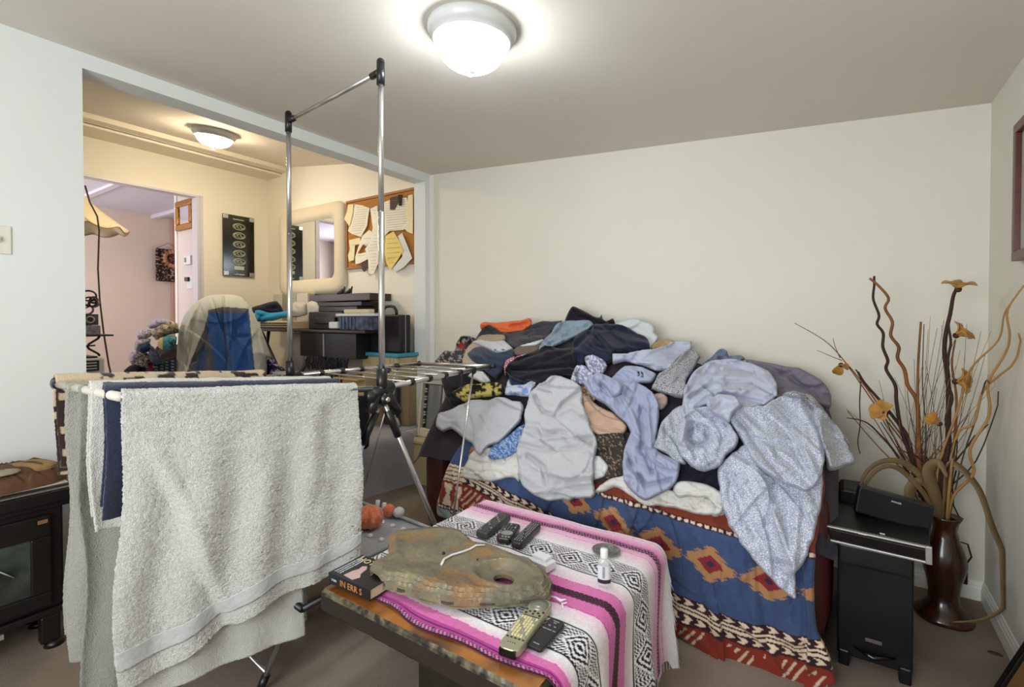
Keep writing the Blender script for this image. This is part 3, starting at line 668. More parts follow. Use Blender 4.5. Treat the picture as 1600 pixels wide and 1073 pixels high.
g_('grey_trousers', 'dark slate folded trousers under the left end of the orange shirt', 'trousers', cloth('slate_cotton', '34353d'), A4([(395, 385), (455, 290), (540, 235), (640, 300), (700, 350), (695, 410), (560, 380), (430, 385)]), .05, 30, 14, .01, 26)
g_('orange_shirt', 'bright orange shirt folded on top of the left half of the pile', 'shirt', cloth('orange_cotton', 'd86a3c', bump=(140, .3, .002)), A4([(442, 250), (450, 220), (490, 205), (600, 215), (720, 205), (850, 190), (920, 165), (945, 180), (952, 230), (900, 285), (760, 312), (660, 322), (600, 275), (540, 235), (455, 282)]), .062, -8, 9, .018, 27, creases=[(A4([(740, 260), (860, 235), (940, 200)]), 2.2, -.02), (A4([(780, 285), (900, 255)]), 2, -.014)])
g_('khaki_shorts', 'khaki rolled shorts between the slate trousers and the white knit', 'shorts', cloth('khaki', 'a3957a'), A4([(402, 390), (470, 338), (600, 333), (692, 350), (695, 400), (560, 412), (430, 408)]), .068, 5, 8, .012, 28, edge=4)
g_('brown_scarf', 'flat brown cloth tucked beneath the charcoal trousers', 'scarf', cloth('brown_cotton', '6b5d50'), A4([(770, 480), (860, 440), (1060, 395), (1015, 490), (900, 545), (780, 535)]), .04, 10, 12, .006, 29)
g_('white_tee', 'thin white edge of a shirt under the charcoal trousers', 'shirt', cloth('white_knit', 'cfd1d3', bump=(200, .5, .002)), A4([(835, 448), (950, 418), (1060, 383), (1080, 395), (1000, 450), (870, 460)]), .05, 10, 8, .006, 30, edge=3)
g_('blue_chambray', 'pale blue-grey chambray shirt lying diagonally under the black jacket', 'shirt', cloth('chambray', '8595a3', bump=(150, .3, .002)), A4([(1015, 492), (1065, 400), (1150, 315), (1205, 230), (1290, 193), (1400, 200), (1520, 193), (1565, 245), (1460, 312), (1330, 385), (1190, 450), (1100, 475)]), .06, -32, 9, .018, 31, creases=[(A4([(1100, 440), (1250, 370), (1500, 260)]), 2.2, -.022), (A4([(1130, 380), (1230, 300), (1300, 210)]), 2.2, -.018)])
g_('white_knit', 'white knitted top folded over the navy jeans, with a black label', 'knitwear', vcl, A4([(365, 415), (430, 390), (560, 408), (690, 402), (740, 445), (775, 482), (690, 520), (610, 522), (520, 480), (450, 450)]), .075, 15, 13, .01, 32,
   colf=lambda x, y, p, d: np.where(((fbm(x/1.5, y/1.5, 5, 1) > .55) & (np.abs(y-548.5) < 1.6) & (x > 773) & (x < 790))[:, None], np.array(lin('26262c')), np.array(lin('c3c6cb'))))
g_('navy_jeans', 'slate navy folded jeans under the white knit', 'jeans', cloth('navy_denim', '2e3950', bump=(220, .5, .002)), A4([(318, 530), (395, 460), (450, 450), (520, 480), (610, 522), (700, 518), (775, 485), (785, 560), (705, 625), (665, 720), (605, 765), (530, 720), (450, 655), (370, 600)]), .06, 30, 22, .012, 33)
g_('pink_striped_top', 'pink and white striped edge of a top beside the black trousers', 'top', vcl, A4([(678, 660), (700, 600), (770, 560), (900, 530), (925, 545), (790, 620), (720, 690), (690, 740)]), .05, 10, 10, .006, 34, edge=3,
   colf=lambda x, y, p, d: np.where(((((y+x*.45)/4.2) % 1) < .3)[:, None], np.array(lin('d8cdd6')), np.array(lin('b23a5e'))))
g_('navy_sweater', 'large navy sweatshirt humped at the centre of the pile', 'sweatshirt', cloth('navy_fleece', '1b2036', bump=(200, .4, .002)), B5([(215, 470), (250, 370), (330, 310), (400, 290), (430, 245), (520, 228), (640, 235), (780, 280), (890, 330), (960, 380), (978, 480), (850, 505), (640, 520), (610, 600), (540, 612), (480, 580), (345, 560), (330, 640), (240, 640)]), .09, 35, 34, .014, 35,
   creases=[(B5([(370, 480), (440, 350), (600, 315), (700, 400), (800, 490)]), 2.2, .008), (B5([(250, 460), (330, 380), (400, 300)]), 4, -.03)])
g_('navy_sleeve', 'dark navy cloth tucked under the black folded trousers', 'shirt', cloth('dark_navy', '222b47'), A4([(730, 750), (800, 740), (1010, 800), (1020, 830), (950, 845), (760, 842)]), .045, 5, 12, .006, 36)
g_('black_trousers', 'black folded trousers in front of the navy sweatshirt', 'trousers', cloth('black_twill', '14131b', bump=(180, .35, .002)), A4([(690, 700), (730, 615), (840, 565), (960, 508), (1090, 465), (1250, 462), (1360, 462), (1400, 560), (1400, 640), (1385, 740), (1200, 750), (1120, 820), (1030, 840), (900, 800), (760, 760)]), .075, -14, 26, .012, 37, creases=[(A4([(770, 690), (950, 690), (1180, 665), (1380, 660)]), 2.6, -.02)])
g_('black_cloth', 'black garment hanging at the left end of the pile below the rack', 'shirt', cloth('black_cotton'), A4([(60, 760), (200, 690), (400, 700), (520, 740), (560, 800), (300, 850), (170, 900), (250, 1000), (160, 1015), (100, 940)]), .03, 60, 18, .01, 38)
g_('white_terry_cloth', 'rolled white terry cloth under the rack at the left of the pile', 'towel', cloth('white_knit'), A4([(325, 745), (400, 690), (480, 698), (535, 760), (555, 805), (500, 840), (420, 795)]), .06, 40, 12, .008, 39)
g_('yellow_print_throw', 'rolled black and yellow printed throw at the left of the pile', 'blanket', vcl, A4([(160, 900), (280, 838), (430, 822), (600, 808), (680, 838), (695, 885), (640, 935), (480, 955), (300, 1000), (210, 945)]), .055, -8, 20, .008, 40, colf=spots('191613', 'b8aa5c', 5.0, .53, 9))
g_('blue_print_shirt', 'white shirt with faint blue print between black trousers and grey towel', 'shirt', vcl, A4([(688, 925), (708, 800), (735, 752), (755, 835), (880, 830), (960, 803), (1003, 820), (965, 880), (935, 945), (800, 930)]), .05, -20, 14, .012, 41, colf=spots('bcc2d2', '7f93c4', 5, .6, 4))
g_('lilac_floral_roll', 'crumpled lilac floral cloth just below the navy sweatshirt', 'shirt', vcl, B5([(338, 560), (420, 543), (520, 590), (562, 640), (520, 720), (420, 740), (360, 660)]), .05, 70, 7, .014, 42, colf=spots('8d90a6', 'd3d4e2', 1.6, .55, 14))
g_('lilac_floral_sleeve', 'rolled lilac floral sleeve right of the black trousers', 'shirt', vcl, B5([(198, 770), (235, 700), (262, 640), (350, 640), (400, 700), (430, 730), (425, 835), (300, 832), (220, 800)]), .055, 85, 8, .014, 43, colf=spots('8d90a6', 'd3d4e2', 1.6, .55, 15))
g_('tan_pouch', 'small tan pouch at the back between the pale shirts', 'bag', cloth('tan_leatherette', 'b09368'), B5([(995, 470), (1010, 430), (1080, 380), (1190, 385), (1230, 410), (1180, 455), (1100, 490), (1000, 490)]), .07, 10, 14, .006, 44)
g_('gold_sequin_top', 'small crumpled gold sequin top between the lilac sleeve and the lavender sheet', 'top', vcl, B5([(285, 850), (330, 830), (440, 840), (480, 900), (440, 980), (330, 1000), (290, 930)]), .03, 10, 8, .012, 45, colf=spots('6e5a45', 'c2a074', 1.6, .55, 3))
g_('grey_lilac_shirt', 'pale grey-lilac shirt sleeve stretched across the upper middle of the pile', 'shirt', lav2, B5([(608, 535), (630, 525), (760, 528), (900, 500), (1050, 480), (1150, 445), (1190, 400), (1310, 383), (1400, 400), (1385, 500), (1280, 560), (1180, 665), (1040, 690), (900, 645), (740, 605), (620, 630)]), .085, -8, 14, .009, 46, creases=[(B5([(740, 560), (900, 640), (1100, 680)]), 2.2, -.022), (B5([(760, 530), (850, 600), (980, 590)]), 2.4, -.012)])
g_('lilac_logo_shirt', 'lilac shirt with black lettering under the pale sleeve', 'shirt', vcl, B5([(598, 765), (740, 640), (900, 655), (1045, 720), (1000, 800), (900, 812), (740, 855), (640, 820)]), .06, 25, 12, .012, 47,
   colf=lambda x, y, p, d: np.where(((np.abs(((y+.3*x)/1.9) % 1-.5) > .22) & (np.hypot((x-1000)/7, (y-(586+(x-1000)*.25))/4.5) < 1) & (vn(x*.9, y*.9, 3) > .3))[:, None], np.array(lin('1e2030')), np.array(lin('9fa7bf'))))
g_('speckled_pillowcase', 'dark speckled white pillowcase right of the lettered shirt', 'pillowcase', speck, B5([(995, 870), (1020, 800), (1070, 710), (1180, 660), (1300, 515), (1380, 475), (1450, 480), (1480, 560), (1400, 700), (1330, 820), (1362, 900), (1300, 955), (1100, 912)]), .085, -50, 24, .010, 48)
g_('tan_satin_cushion', 'tan satin cloth bulging between the grey towel and the lavender sheet', 'cushion', mat('tan_satin', 'b0907a', rough=.45, sheen=.2, bump=(20, .2, .004)), C7([(840, 505), (880, 500), (930, 550), (1010, 590), (1072, 650), (1050, 695), (930, 700), (880, 650), (850, 560)]), .06, 35, 24, .01, 49)
g_('beige_cloth', 'beige cloth showing behind the lavender sheet, below the speckled pillowcase', 'cloth', cloth('rose_beige', 'a58f88'), B5([(1020, 920), (1100, 905), (1160, 950), (1150, 1020), (1100, 1073), (1040, 1060)]), .03, 30, 16, .006, 50)
g_('sequin_cloth', 'dark grey cloth with metallic flecks below the tan satin', 'cloth', vcl, C7([(905, 700), (980, 690), (1060, 690), (1068, 850), (1010, 910), (960, 900), (915, 800)]), .03, 40, 16, .012, 51, colf=spots('3b342f', '8d7c66', 1.8, .66, 2))
g_('white_bundle', 'small white cloth bundle right of the grey bath towel', 'cloth', cloth('white_cotton'), C7([(900, 800), (940, 800), (985, 850), (960, 900), (900, 920), (890, 860)]), .04, 40, 14, .006, 52)
g_('fleece_throw', 'ivory fleece throw with pale grey print spread along the seat edge, left part', 'blanket', vcl, C7([(253, 893), (290, 800), (330, 760), (450, 750), (550, 760), (545, 930), (520, 910), (480, 903), (400, 922), (310, 912)]), .035, 15, 26, .008, 53, colf=spots('cfcdc6', 'b9b9bb', 5, .72, 3), rough=.003)
g_('fleece_throw', 'ivory fleece throw edge under the lavender sheet, above the blue blanket', 'blanket', vcl, [(926, 772), (938, 758), (960, 746), (1000, 742), (1040, 762), (1080, 770), (1130, 790), (1132, 804), (1100, 806), (1060, 797), (1000, 786), (965, 762), (945, 768)], .04, 10, 20, .006, 54, colf=spots('cfcdc6', 'bdb9b0', 3, .7, 3), rough=.003)
g_('fleece_roll', 'curled ivory fleece edge looping on the seat front, left of the floral sheet', 'blanket', cloth('ivory_fleece', 'cdccc8', bump=(250, .8, .003)), [(1051, 766), (1056, 754), (1075, 752), (1105, 757), (1126, 768), (1132, 782), (1131, 800), (1122, 808), (1112, 806), (1118, 795), (1105, 780), (1080, 776), (1060, 778)], .065, 12, 14, .004, 55, edge=4, rough=.002)
g_('blue_bandana', 'blue patterned cloth peeking from under the grey sweatshirt', 'cloth', vcl, C7([(388, 800), (410, 750), (480, 700), (565, 640), (560, 720), (535, 775), (470, 810), (420, 818)]), .05, 40, 14, .008, 56, colf=spots('4c6a9c', '93aacb', 1.7, .52, 2))
g_('grey_sweatshirt', 'light grey sweatshirt flopped over the left end of the pile', 'sweatshirt', cloth('heather_grey', 'b4b6bc', bump=(200, .5, .002)), C7([(130, 650), (140, 590), (200, 560), (300, 518), (440, 510), (550, 528), (562, 570), (540, 630), (490, 680), (440, 735), (385, 755), (350, 788), (310, 735), (250, 690), (205, 660), (165, 678)]), .085, 28, 40, .008, 57, creases=[(C7([(360, 600), (390, 640), (370, 660)]), 3, .01)])
g_('bath_towel', 'thick grey bath towel hanging down over the middle of the seat', 'towel', terry, C7([(592, 490), (640, 440), (700, 408), (750, 403), (810, 425), (845, 470), (850, 540), (880, 600), (905, 680), (922, 730), (905, 830), (912, 990), (860, 1010), (780, 1020), (680, 1010), (600, 980), (555, 940), (532, 890), (540, 790), (535, 740), (560, 650), (575, 560)]), .095, 20, 34, .012, 58, rough=.004,
   creases=[(C7([(620, 510), (660, 580), (720, 600), (760, 540), (840, 480)]), 3, -.028), (C7([(560, 640), (640, 650), (660, 690), (760, 680), (900, 740)]), 4, -.022), (C7([(545, 740), (620, 760), (760, 770), (900, 750)]), 4, -.018), (C7([(590, 800), (660, 850), (680, 930)]), 4, -.022), (C7([(700, 600), (800, 560), (870, 600)]), 5, .016)])
g_('lavender_sheet', 'plain lavender jersey sheet trailing down the middle of the pile', 'bed sheet', lav, [(925, 588), (938, 583), (965, 598), (990, 596), (1000, 600), (1018, 612), (1030, 636), (1026, 700), (1042, 712), (1064, 722), (1062, 745), (1052, 762), (1010, 782), (990, 770), (976, 750), (974, 705), (985, 676), (970, 655), (945, 630), (925, 620), (912, 600)], .085, 68, 17, .010, 59,
   creases=[([(1000, 640), (1005, 700), (1020, 740)], 3, -.03), ([(960, 605), (985, 640), (1000, 680)], 4, .02), ([(1012, 640), (1018, 700)], 3, .022), ([(985, 720), (1010, 760), (1050, 750)], 3, -.022)])
g_('lavender_cuff', 'lavender rolled cuff opening left of the trailing lavender sheet', 'shirt', lav, B5([(420, 750), (470, 720), (560, 745), (660, 800), (720, 860), (690, 950), (610, 975), (560, 960), (480, 860), (450, 820)]), .085, 50, 16, .006, 60, creases=[(B5([(510, 850), (560, 900), (600, 965)]), 4, -.05)])
g_('mauve_sheet', 'mauve-grey crumpled sheet at the back right of the pile', 'bed sheet', cloth('mauve_grey', '77727f', bump=(120, .2, .002)), D8([(500, 150), (600, 165), (700, 180), (780, 225), (815, 262), (826, 300), (818, 335), (740, 320), (640, 320), (560, 240)]), .07, 20, 18, .012, 61, creases=[(D8([(640, 200), (700, 240), (780, 300)]), 3, -.02)])
g_('blue_pillowcase', 'steel blue knotted cloth peeking above the lilac dome of sheet', 'pillowcase', cloth('steel_blue', '6d7690'), D8([(335, 165), (370, 140), (395, 115), (412, 110), (430, 120), (435, 135), (480, 132), (500, 150), (420, 180), (350, 190)]), .05, -30, 8, .018, 62)
g_('floral_sheet', 'white and grey floral sheet edge left of the round lilac bundle', 'bed sheet', floral2, D8([(152, 490), (165, 440), (180, 390), (220, 340), (262, 325), (280, 400), (260, 500), (275, 550), (240, 545), (200, 515)]), .07, 70, 20, .014, 63)
g_('lilac_sheet', 'pale lilac fitted sheet forming a gathered dome at the right of the pile', 'bed sheet', lav2, D8([(272, 250), (300, 200), (360, 160), (430, 146), (520, 165), (585, 205), (615, 250), (618, 295), (580, 330), (520, 345), (480, 352), (430, 380), (380, 345), (350, 330), (300, 365), (255, 385), (262, 300)]), .115, -22, 14, .010, 64,
   creases=[(D8([(290, 300), (380, 240), (520, 240), (600, 290)]), 3, -.024), (D8([(285, 270), (360, 205), (470, 190), (560, 215)]), 2.4, -.016), (D8([(400, 290), (480, 300), (560, 320)]), 3, -.024), (D8([(300, 330), (350, 290), (420, 275), (500, 280)]), 3, .018)])
g_('floral_duvet', 'floral white duvet corner hanging to a point over the sofa front', 'duvet cover', floral, D8([(393, 575), (420, 530), (500, 480), (600, 540), (720, 600), (792, 590), (795, 690), (770, 800), (740, 895), (700, 945), (686, 965), (693, 1050), (684, 1058), (640, 1028), (590, 985), (520, 900), (440, 785), (405, 690)]), .085, 62, 60, .010, 65, edge=4,
   creases=[(D8([(540, 560), (600, 720), (680, 940)]), 8, .022), (D8([(440, 600), (500, 760), (660, 990)]), 7, -.014), (D8([(700, 700), (690, 850), (685, 960)]), 6, .014)])
g_('floral_duvet_fold', 'smooth upper fold of floral duvet above its hanging corner', 'duvet cover', floral, D8([(436, 385), (470, 350), (560, 335), (620, 295), (680, 285), (745, 330), (775, 400), (795, 500), (793, 590), (765, 640), (730, 656), (660, 630), (590, 600), (545, 565), (500, 490), (455, 425)]), .12, 50, 50, .012, 66,
   creases=[(D8([(460, 370), (520, 450), (580, 540), (650, 620)]), 4, -.022), (D8([(480, 370), (560, 440), (600, 520)]), 6, .016), (D8([(700, 330), (760, 440), (785, 560)]), 5, .012)])
g_('speckled_hem', 'dark speckled hem along the right shoulder of the floral duvet', 'duvet cover', speck, D8([(632, 290), (680, 280), (740, 295), (790, 335), (850, 410), (880, 445), (898, 482), (880, 490), (840, 440), (780, 380), (720, 325), (660, 305)]), .13, 35, 14, .01, 67, edge=4)
g_('duvet_corner', 'floral duvet corner jutting out past the right end of the sofa', 'duvet cover', floral2, D8([(750, 345), (800, 385), (850, 430), (890, 490), (915, 535), (905, 555), (860, 560), (812, 570), (795, 530), (775, 470), (755, 400)]), .12, 50, 30, .008, 68)
g_('floral_rosette', 'floral pillowcase twisted into a rosette below the lilac dome', 'pillowcase', floral, D8([(240, 470), (245, 405), (285, 352), (350, 335), (400, 360), (445, 400), (475, 455), (460, 490), (425, 520), (405, 560), (345, 577), (290, 560), (255, 520)]), .125, 20, 15, .013, 69,
   creases=[(D8([(300, 400), (285, 450), (310, 490), (360, 470), (350, 420), (320, 410)]), 4, -.035), (D8([(270, 400), (262, 470), (300, 530)]), 4, .02), (D8([(380, 380), (420, 440), (400, 520)]), 4, -.02), (D8([(350, 520), (370, 560)]), 3, -.02)])
g_('lilac_pillowcase', 'pale pillowcase corner tucked between the rosette and the duvet fold', 'pillowcase', lav2, D8([(350, 320), (400, 290), (460, 300), (485, 340), (450, 370), (440, 400), (410, 385), (380, 370), (360, 350)]), .135, -20, 10, .014, 70)
# ================================================================ COFFEE TABLE
TX0, TX1, TY0, TY1, TZ = -1.345, -.56, .925, 1.80, .455
t = thing('coffee_table', 'dark coffee table with a worn amber resin top edge, mostly under the striped blanket', 'table', (-.95, 1.36, 0))
resin = mat('amber_resin', 'a5682a', rough=.18, coat=.6, var=(7, '4b2a12', 1.0), bump=(18, .3, .003)); dkw = mat('dark_table_wood', '211a15', rough=.5, var=(20, '2e251f', .6))
# top slab with a chipped upper edge
V = []; F = []; per = []
def tedge(k):
    pts = []; n = 60
    for a, b in (((TX0, TY0), (TX1, TY0)), ((TX1, TY0), (TX1, TY1)), ((TX1, TY1), (TX0, TY1)), ((TX0, TY1), (TX0, TY0))):
        for i in range(n): pts.append((a[0]+(b[0]-a[0])*i/n, a[1]+(b[1]-a[1])*i/n))
    return pts
pts = tedge(0); cx, cy = (TX0+TX1)/2, (TY0+TY1)/2; n = len(pts)
for z, ins in ((.385, .004), (.392, 0), (.437, 0), (.4455, .002), (TZ-.001, .0075)):
    for i, (x, y) in enumerate(pts):
        q = ins+(.0025*(vn(i*.7, z*90, 3)-.5) if ins > .001 else 0); V.append((x-math.copysign(min(abs(q), abs(x-cx)), x-cx), y-math.copysign(min(abs(q), abs(y-cy)), y-cy), z))
for r in range(4):
    for i in range(n): F.append((r*n+i, r*n+(i+1) % n, (r+1)*n+(i+1) % n, (r+1)*n+i))
mesh('table_edge', V, F[:2*n]+[tuple(range(n))[::-1]], dkw, t, smooth=False)
mesh('chipped_rim', V[2*n:], [tuple(v-2*n for v in f) for f in F[2*n:4*n]], mat('chipped_rim', '1d1a16', rough=.35, var=(38, '6f674f', 1.0)), t, smooth=False)
V2 = [(x, y, TZ-.004) for x, y, z in V[4*n:]]+[(x, y, TZ+.0005) for x, y, z in V[4*n:]]
mesh('table_top', V2, [tuple(range(n, 2*n)), tuple(range(n))[::-1]]+[(i, (i+1) % n, n+(i+1) % n, n+i) for i in range(n)], resin, t, smooth=False)
bx('pedestal', dkw, -1.12, -.72, 1.12, 1.55, .04, .385, t, bevel=.01); bx('plinth', dkw, -1.16, -.68, 1.08, 1.60, 0, .04, t, bevel=.006)

# ---- serape on the table
SY0, SY1, WX0 = .968, 1.865, -1.43
def serape_pt(w, s, lift=.006):
    """w along the stripes (m from the left), s across them"""
    xr = -.575-.02*0; wt = xr-WX0; R_ = .055; bend = R_*PI/2
    wl = .07
    z0 = TZ+lift
    x = np.where(w < wt, WX0+w, xr); z = np.full(w.shape, z0); a = np.clip((w-wt)/R_, 0, PI/2)
    x = np.where(w > wt, xr+R_*np.sin(a)*.9, x); z = np.where(w > wt, z0-R_*(1-np.cos(a)), z)
    ex = np.clip(w-wt-bend, 0, None); fold = .022*np.sin(s*17+ex*2)+.012*np.sin(s*37+1)
    z = z-ex; x = x+ex*.03+fold*np.clip(ex/.25, 0, 1)
    # left end slips over the table's left edge
    dl = np.clip(TX0-.012-(WX0+w), 0, None); z = z-dl*1.05*ss(.0, .05, dl); x = x+dl*.35
    # back edge falls over the far edge
    db = np.clip(s-(TY1+.005), 0, None); z = z-db*1.2*ss(0, .03, db); y = s-db*.35
    front = np.clip((SY0+.05-s)/.05, 0, 1)
    y = y+.012*np.sin(w*9)*front+.006*np.sin(w*23)*front
    y = y+np.clip(ex, 0, 1)*.05*np.sin(w*4+1)
    return np.stack([x, y, z], -1)
ds = .0032; wn = int(1.32/ds); sn = int((SY1-SY0)/ds)
ww, s_ = np.meshgrid(np.arange(wn)*ds, SY0+np.arange(sn)*ds); ww = ww.ravel(); s_ = s_.ravel()
top = serape_pt(ww, s_); top[:, 2] += .0028*(vn(ww*14, s_*16, 3)-.5)*2+.0012*np.sin(s_*2*PI/.008)*.3
WH, PK, PP, LP, BK, MG = [np.array(lin(c)) for c in ('ebe9ec', 'd66fae', 'b13c92', 'edc8dd', '1c1720', '6e1a45')]
c = np.tile(WH, (len(ww), 1))
def band(a, b, c0, c1, m=None):
    k = (s_ >= a) & (s_ < b); f = ((s_[k]-a)/(b-a))[:, None]; c[k] = c0*(1-f)+c1*f
jit = .0035*(vn(ww*120, s_*10, 4)-.5); s0_ = s_; s_ = s_+jit
band(1.83, 1.87, WH, WH); band(1.79, 1.83, LP, WH); band(1.735, 1.79, PK, LP)
band(1.665, 1.735, LP, PK); band(1.60, 1.665, WH, LP)
band(1.392, 1.46, LP*.98, WH); band(1.345, 1.392, PK*1.0, PK*.95+LP*.05); band(1.315, 1.345, MG, MG); band(1.262, 1.315, PK, PK); band(1.20, 1.262, WH, LP)
band(1.035, 1.06, LP, WH); band(1.005, 1.035, PK, PK); band(.983, 1.005, PP, PP); band(.96, .983, MG*.6, BK)
s_ = s0_
sp = vn(ww*260, s_*260, 6) > .5
def chain(cn, hw):
    k = np.abs(s_-cn) < hw; ph = ((ww/.012+np.abs(s_-cn)/.012) % 1) < .72; c[k & ph] = BK
    for e in (hw+.004, -hw-.004): k = np.abs(s_-cn-e) < .0016; c[k & (((ww/.008) % 1) < .7)] = BK
chain(1.722, .012); chain(1.330, .013)
k = (s_ < .984) & (s_ > .972); c[k & ((((ww+s_)/.012) % 1) < .45)] = PK*.8+WH*.2
k = np.abs(s_-.993) < .002; c[k] = BK
for pos in (1.675, 1.795, 1.265, 1.395, 1.008): k = (np.abs(s_-pos) < .0016) & (((ww/.007) % 1) < .6); c[k] = BK*.3+PP*.7 if pos < 1.1 else PP*.8
def zig(a, b):
    k = (s_ > a) & (s_ < b); cn = (a+b)/2; h = (b-a)/2-.008; per_ = .118
    dw = np.abs(((ww/per_) % 1)-.5)*per_; dv = np.abs(s_-cn); st = .0042; dwq = np.floor(dw/st)*st
    m = (dwq/ (per_*.5))*1.0+dv/h*.9; blk_ = ((m*3.1) % 1) < .5
    rib = (dv > h*.35) & (((dwq+dv*.9)/.0125 % 1) < .5) & (m > .95)
    q = k & (dv < h) & np.where(m > .95, ((dwq-dv*.9+.1)/.0115 % 1) < .5, blk_); c[q] = BK
    for e in (a+.003, b-.003): c[np.abs(s_-e) < .0022] = BK
zig(1.463, 1.592); zig(1.072, 1.190)
c *= (.93+.1*sp)[:, None]
nn = wn*sn; F = np.stack([(j*wn+i) for j, i in (np.divmod(np.arange(nn), wn),)], -1)
jj, ii = np.meshgrid(np.arange(sn-1), np.arange(wn-1), indexing='ij'); a = (jj*wn+ii).ravel(); F = np.stack([a, a+1, a+1+wn, a+wn], 1)
ser = mesh('serape_blanket', top, F, mat('serape_weave', rough=.95, vcol=True, sheen=.15, spec=.1, bump=(420, .7, .0015)), col=c)
m_ = ser.modifiers.new('thickness', 'SOLIDIFY'); m_.thickness = .004; m_.offset = -1
tag(ser, 'pink, white and black striped woven blanket spread over the coffee table', 'blanket')
g = G(); rs_ = np.random.RandomState(5)
for i in range(90):
    w0 = .93+i*.0042; p = serape_pt(np.array([w0]), np.array([SY1-.004]))[0]; L_ = .05+.02*rs_.rand(); d = np.array([.03*rs_.randn()*.3+.012, .012, -1])
    g.tube([p, p+d*L_*.5+[.004*rs_.randn(), 0, 0], p+d*L_+[.008*rs_.randn(), .004, 0]], .0011, 4)
g.out('fringe', mat('fringe_yarn', 'd3cfe0', rough=.9), ser, kind='stuff')
g = G()
for i in range(60):
    p = serape_pt(np.array([1.315]), np.array([SY0+.01+i*.0148]))[0]; g.tube([p, p+[.003*rs_.randn(), .003*rs_.randn(), -.03], p+[.006*rs_.randn(), .006*rs_.randn(), -.055]], .0013, 4)
g.out('fringe', mat('fringe_yarn'), ser, kind='stuff')

TZ2 = TZ+.0115   # resting height on the blanket
# ---- thick paperback
t = thing('paperback_book', 'thick black paperback under the left end of the stone, orange spine lettering', 'book', (-1.24, 1.03, TZ2))
bk = mat('book_black', '1b1a1e', rough=.3); page = mat('book_pages', 'cdbf9f', rough=.8)
ang = math.radians(1.5); bo = np.array([-1.335, .948, TZ2]); ux = np.array([math.cos(ang), math.sin(ang), 0]); uy = np.array([-math.sin(ang), math.cos(ang), 0])
MB = frameM(bo, ux, uy); BW, BD, BH = .19, .135, .034
for nm, m__, b in (('page_block', page, (.003, BW-.003, .002, BD-.003, .002, BH-.002)), ('front_cover', bk, (0, BW, 0, BD, BH-.002, BH)), ('back_cover', bk, (0, BW, 0, BD, 0, .002)), ('spine', bk, (0, BW, -.0025, .001, 0, BH))):
    bx(nm, m__, *b, parent=t, M=MB, bevel=.0008)
og = mat('spine_orange', 'c07a3c', rough=.5); cr_ = mat('title_cream', 'd8cf9e', rough=.5); wt_ = mat('title_white', 'd6d6da', rough=.5)
text('spine_title', 'IN ERR S', .027, MB @ Matrix.Translation((.055, -.0029, .0075)) @ Matrix.Rotation(PI/2, 4, 'X'), og, t)
text('spine_author', 'STEIN', .009, MB @ Matrix.Translation((.016, -.0029, .013)) @ Matrix.Rotation(PI/2, 4, 'X'), wt_, t)
MC = MB @ Matrix.Translation((0, 0, BH+.0004)) @ Matrix.Rotation(PI/2, 4, 'Z')
text('cover_title', 'HOTUS', .034, MB @ Matrix.Translation((.012, BD-.036, BH+.0004)), cr_, t)
for i, s in enumerate(('THE PHOTOGRAPHIC RECORD', 'A GATHERING OF TALES', 'AND FAMOUS LEGENDS')): text('cover_line', s, .0085, MB @ Matrix.Translation((.016+.011*i, .012, BH+.0004)) @ Matrix.Rotation(PI/2, 4, 'Z'), wt_, t)
pk = mat('cover_figure', 'c5a6a0', rough=.5); g = G(); g.prism([(.055, .012), (.10, .008), (.11, .03), (.095, .045), (.088, .075), (.075, .088), (.062, .08), (.066, .062), (.058, .045)], BH, BH+.0006, MB)
g.out('cover_picture', pk, t, smooth=False)

# ---- slate stone with a hollow and a hole
out = [P(x, y, Z=.505)[:2] for x, y in [(578, 893), (586, 880), (607, 870), (608, 842), (620, 832), (655, 828), (690, 826), (722, 832), (745, 846), (765, 848), (800, 862), (832, 876), (852, 890), (861, 905), (857, 922), (830, 930), (790, 934), (745, 936), (700, 934), (665, 926), (630, 914), (596, 905)]]
hx, hy = P(787, 892, Z=.52)[:2]
q, F, d, rim = poly_grid([tuple(p) for p in out], .0042)
x, y = q[:, 0], q[:, 1]
zt = .505+.010*fbm(x*9, y*9, 3)+.004*fbm(x*40, y*40, 8)+.012*ss(-1.25, -1.0, x)*ss(1.25, 1.05, y)
step = np.floor(fbm(x*11, y*22, 12, 2)*7)/7*.016; zt = zt+step*ss(.13, .0, d)
dl_ = d+.014*(fbm(x*18, y*18, 33)-.5); lay = np.clip(dl_/.030, 0, 1); zt = zt-.026*(1-np.ceil(lay*3)/3)-.006*(1-lay)*fbm(x*60, y*60, 7)
e = np.hypot((x-hx)/.098, (y-hy)/.078); 
zb_ = TZ2+BH*ss(-1.12, -1.18, x)*.96+.004*(x > -9)+.010*fbm(x*14, y*14, 15)*ss(0, .03, d)+.008
bw = ss(1.0, .70, e)*.92; zt = zt+.004*np.exp(-((e-1.06)/.10)**2); zt = zt*(1-bw)+(zb_+.010)*bw
zt = np.maximum(zt, zb_+.004)
hole = np.hypot((x-hx)/.034, (y-hy)/.028) < 1
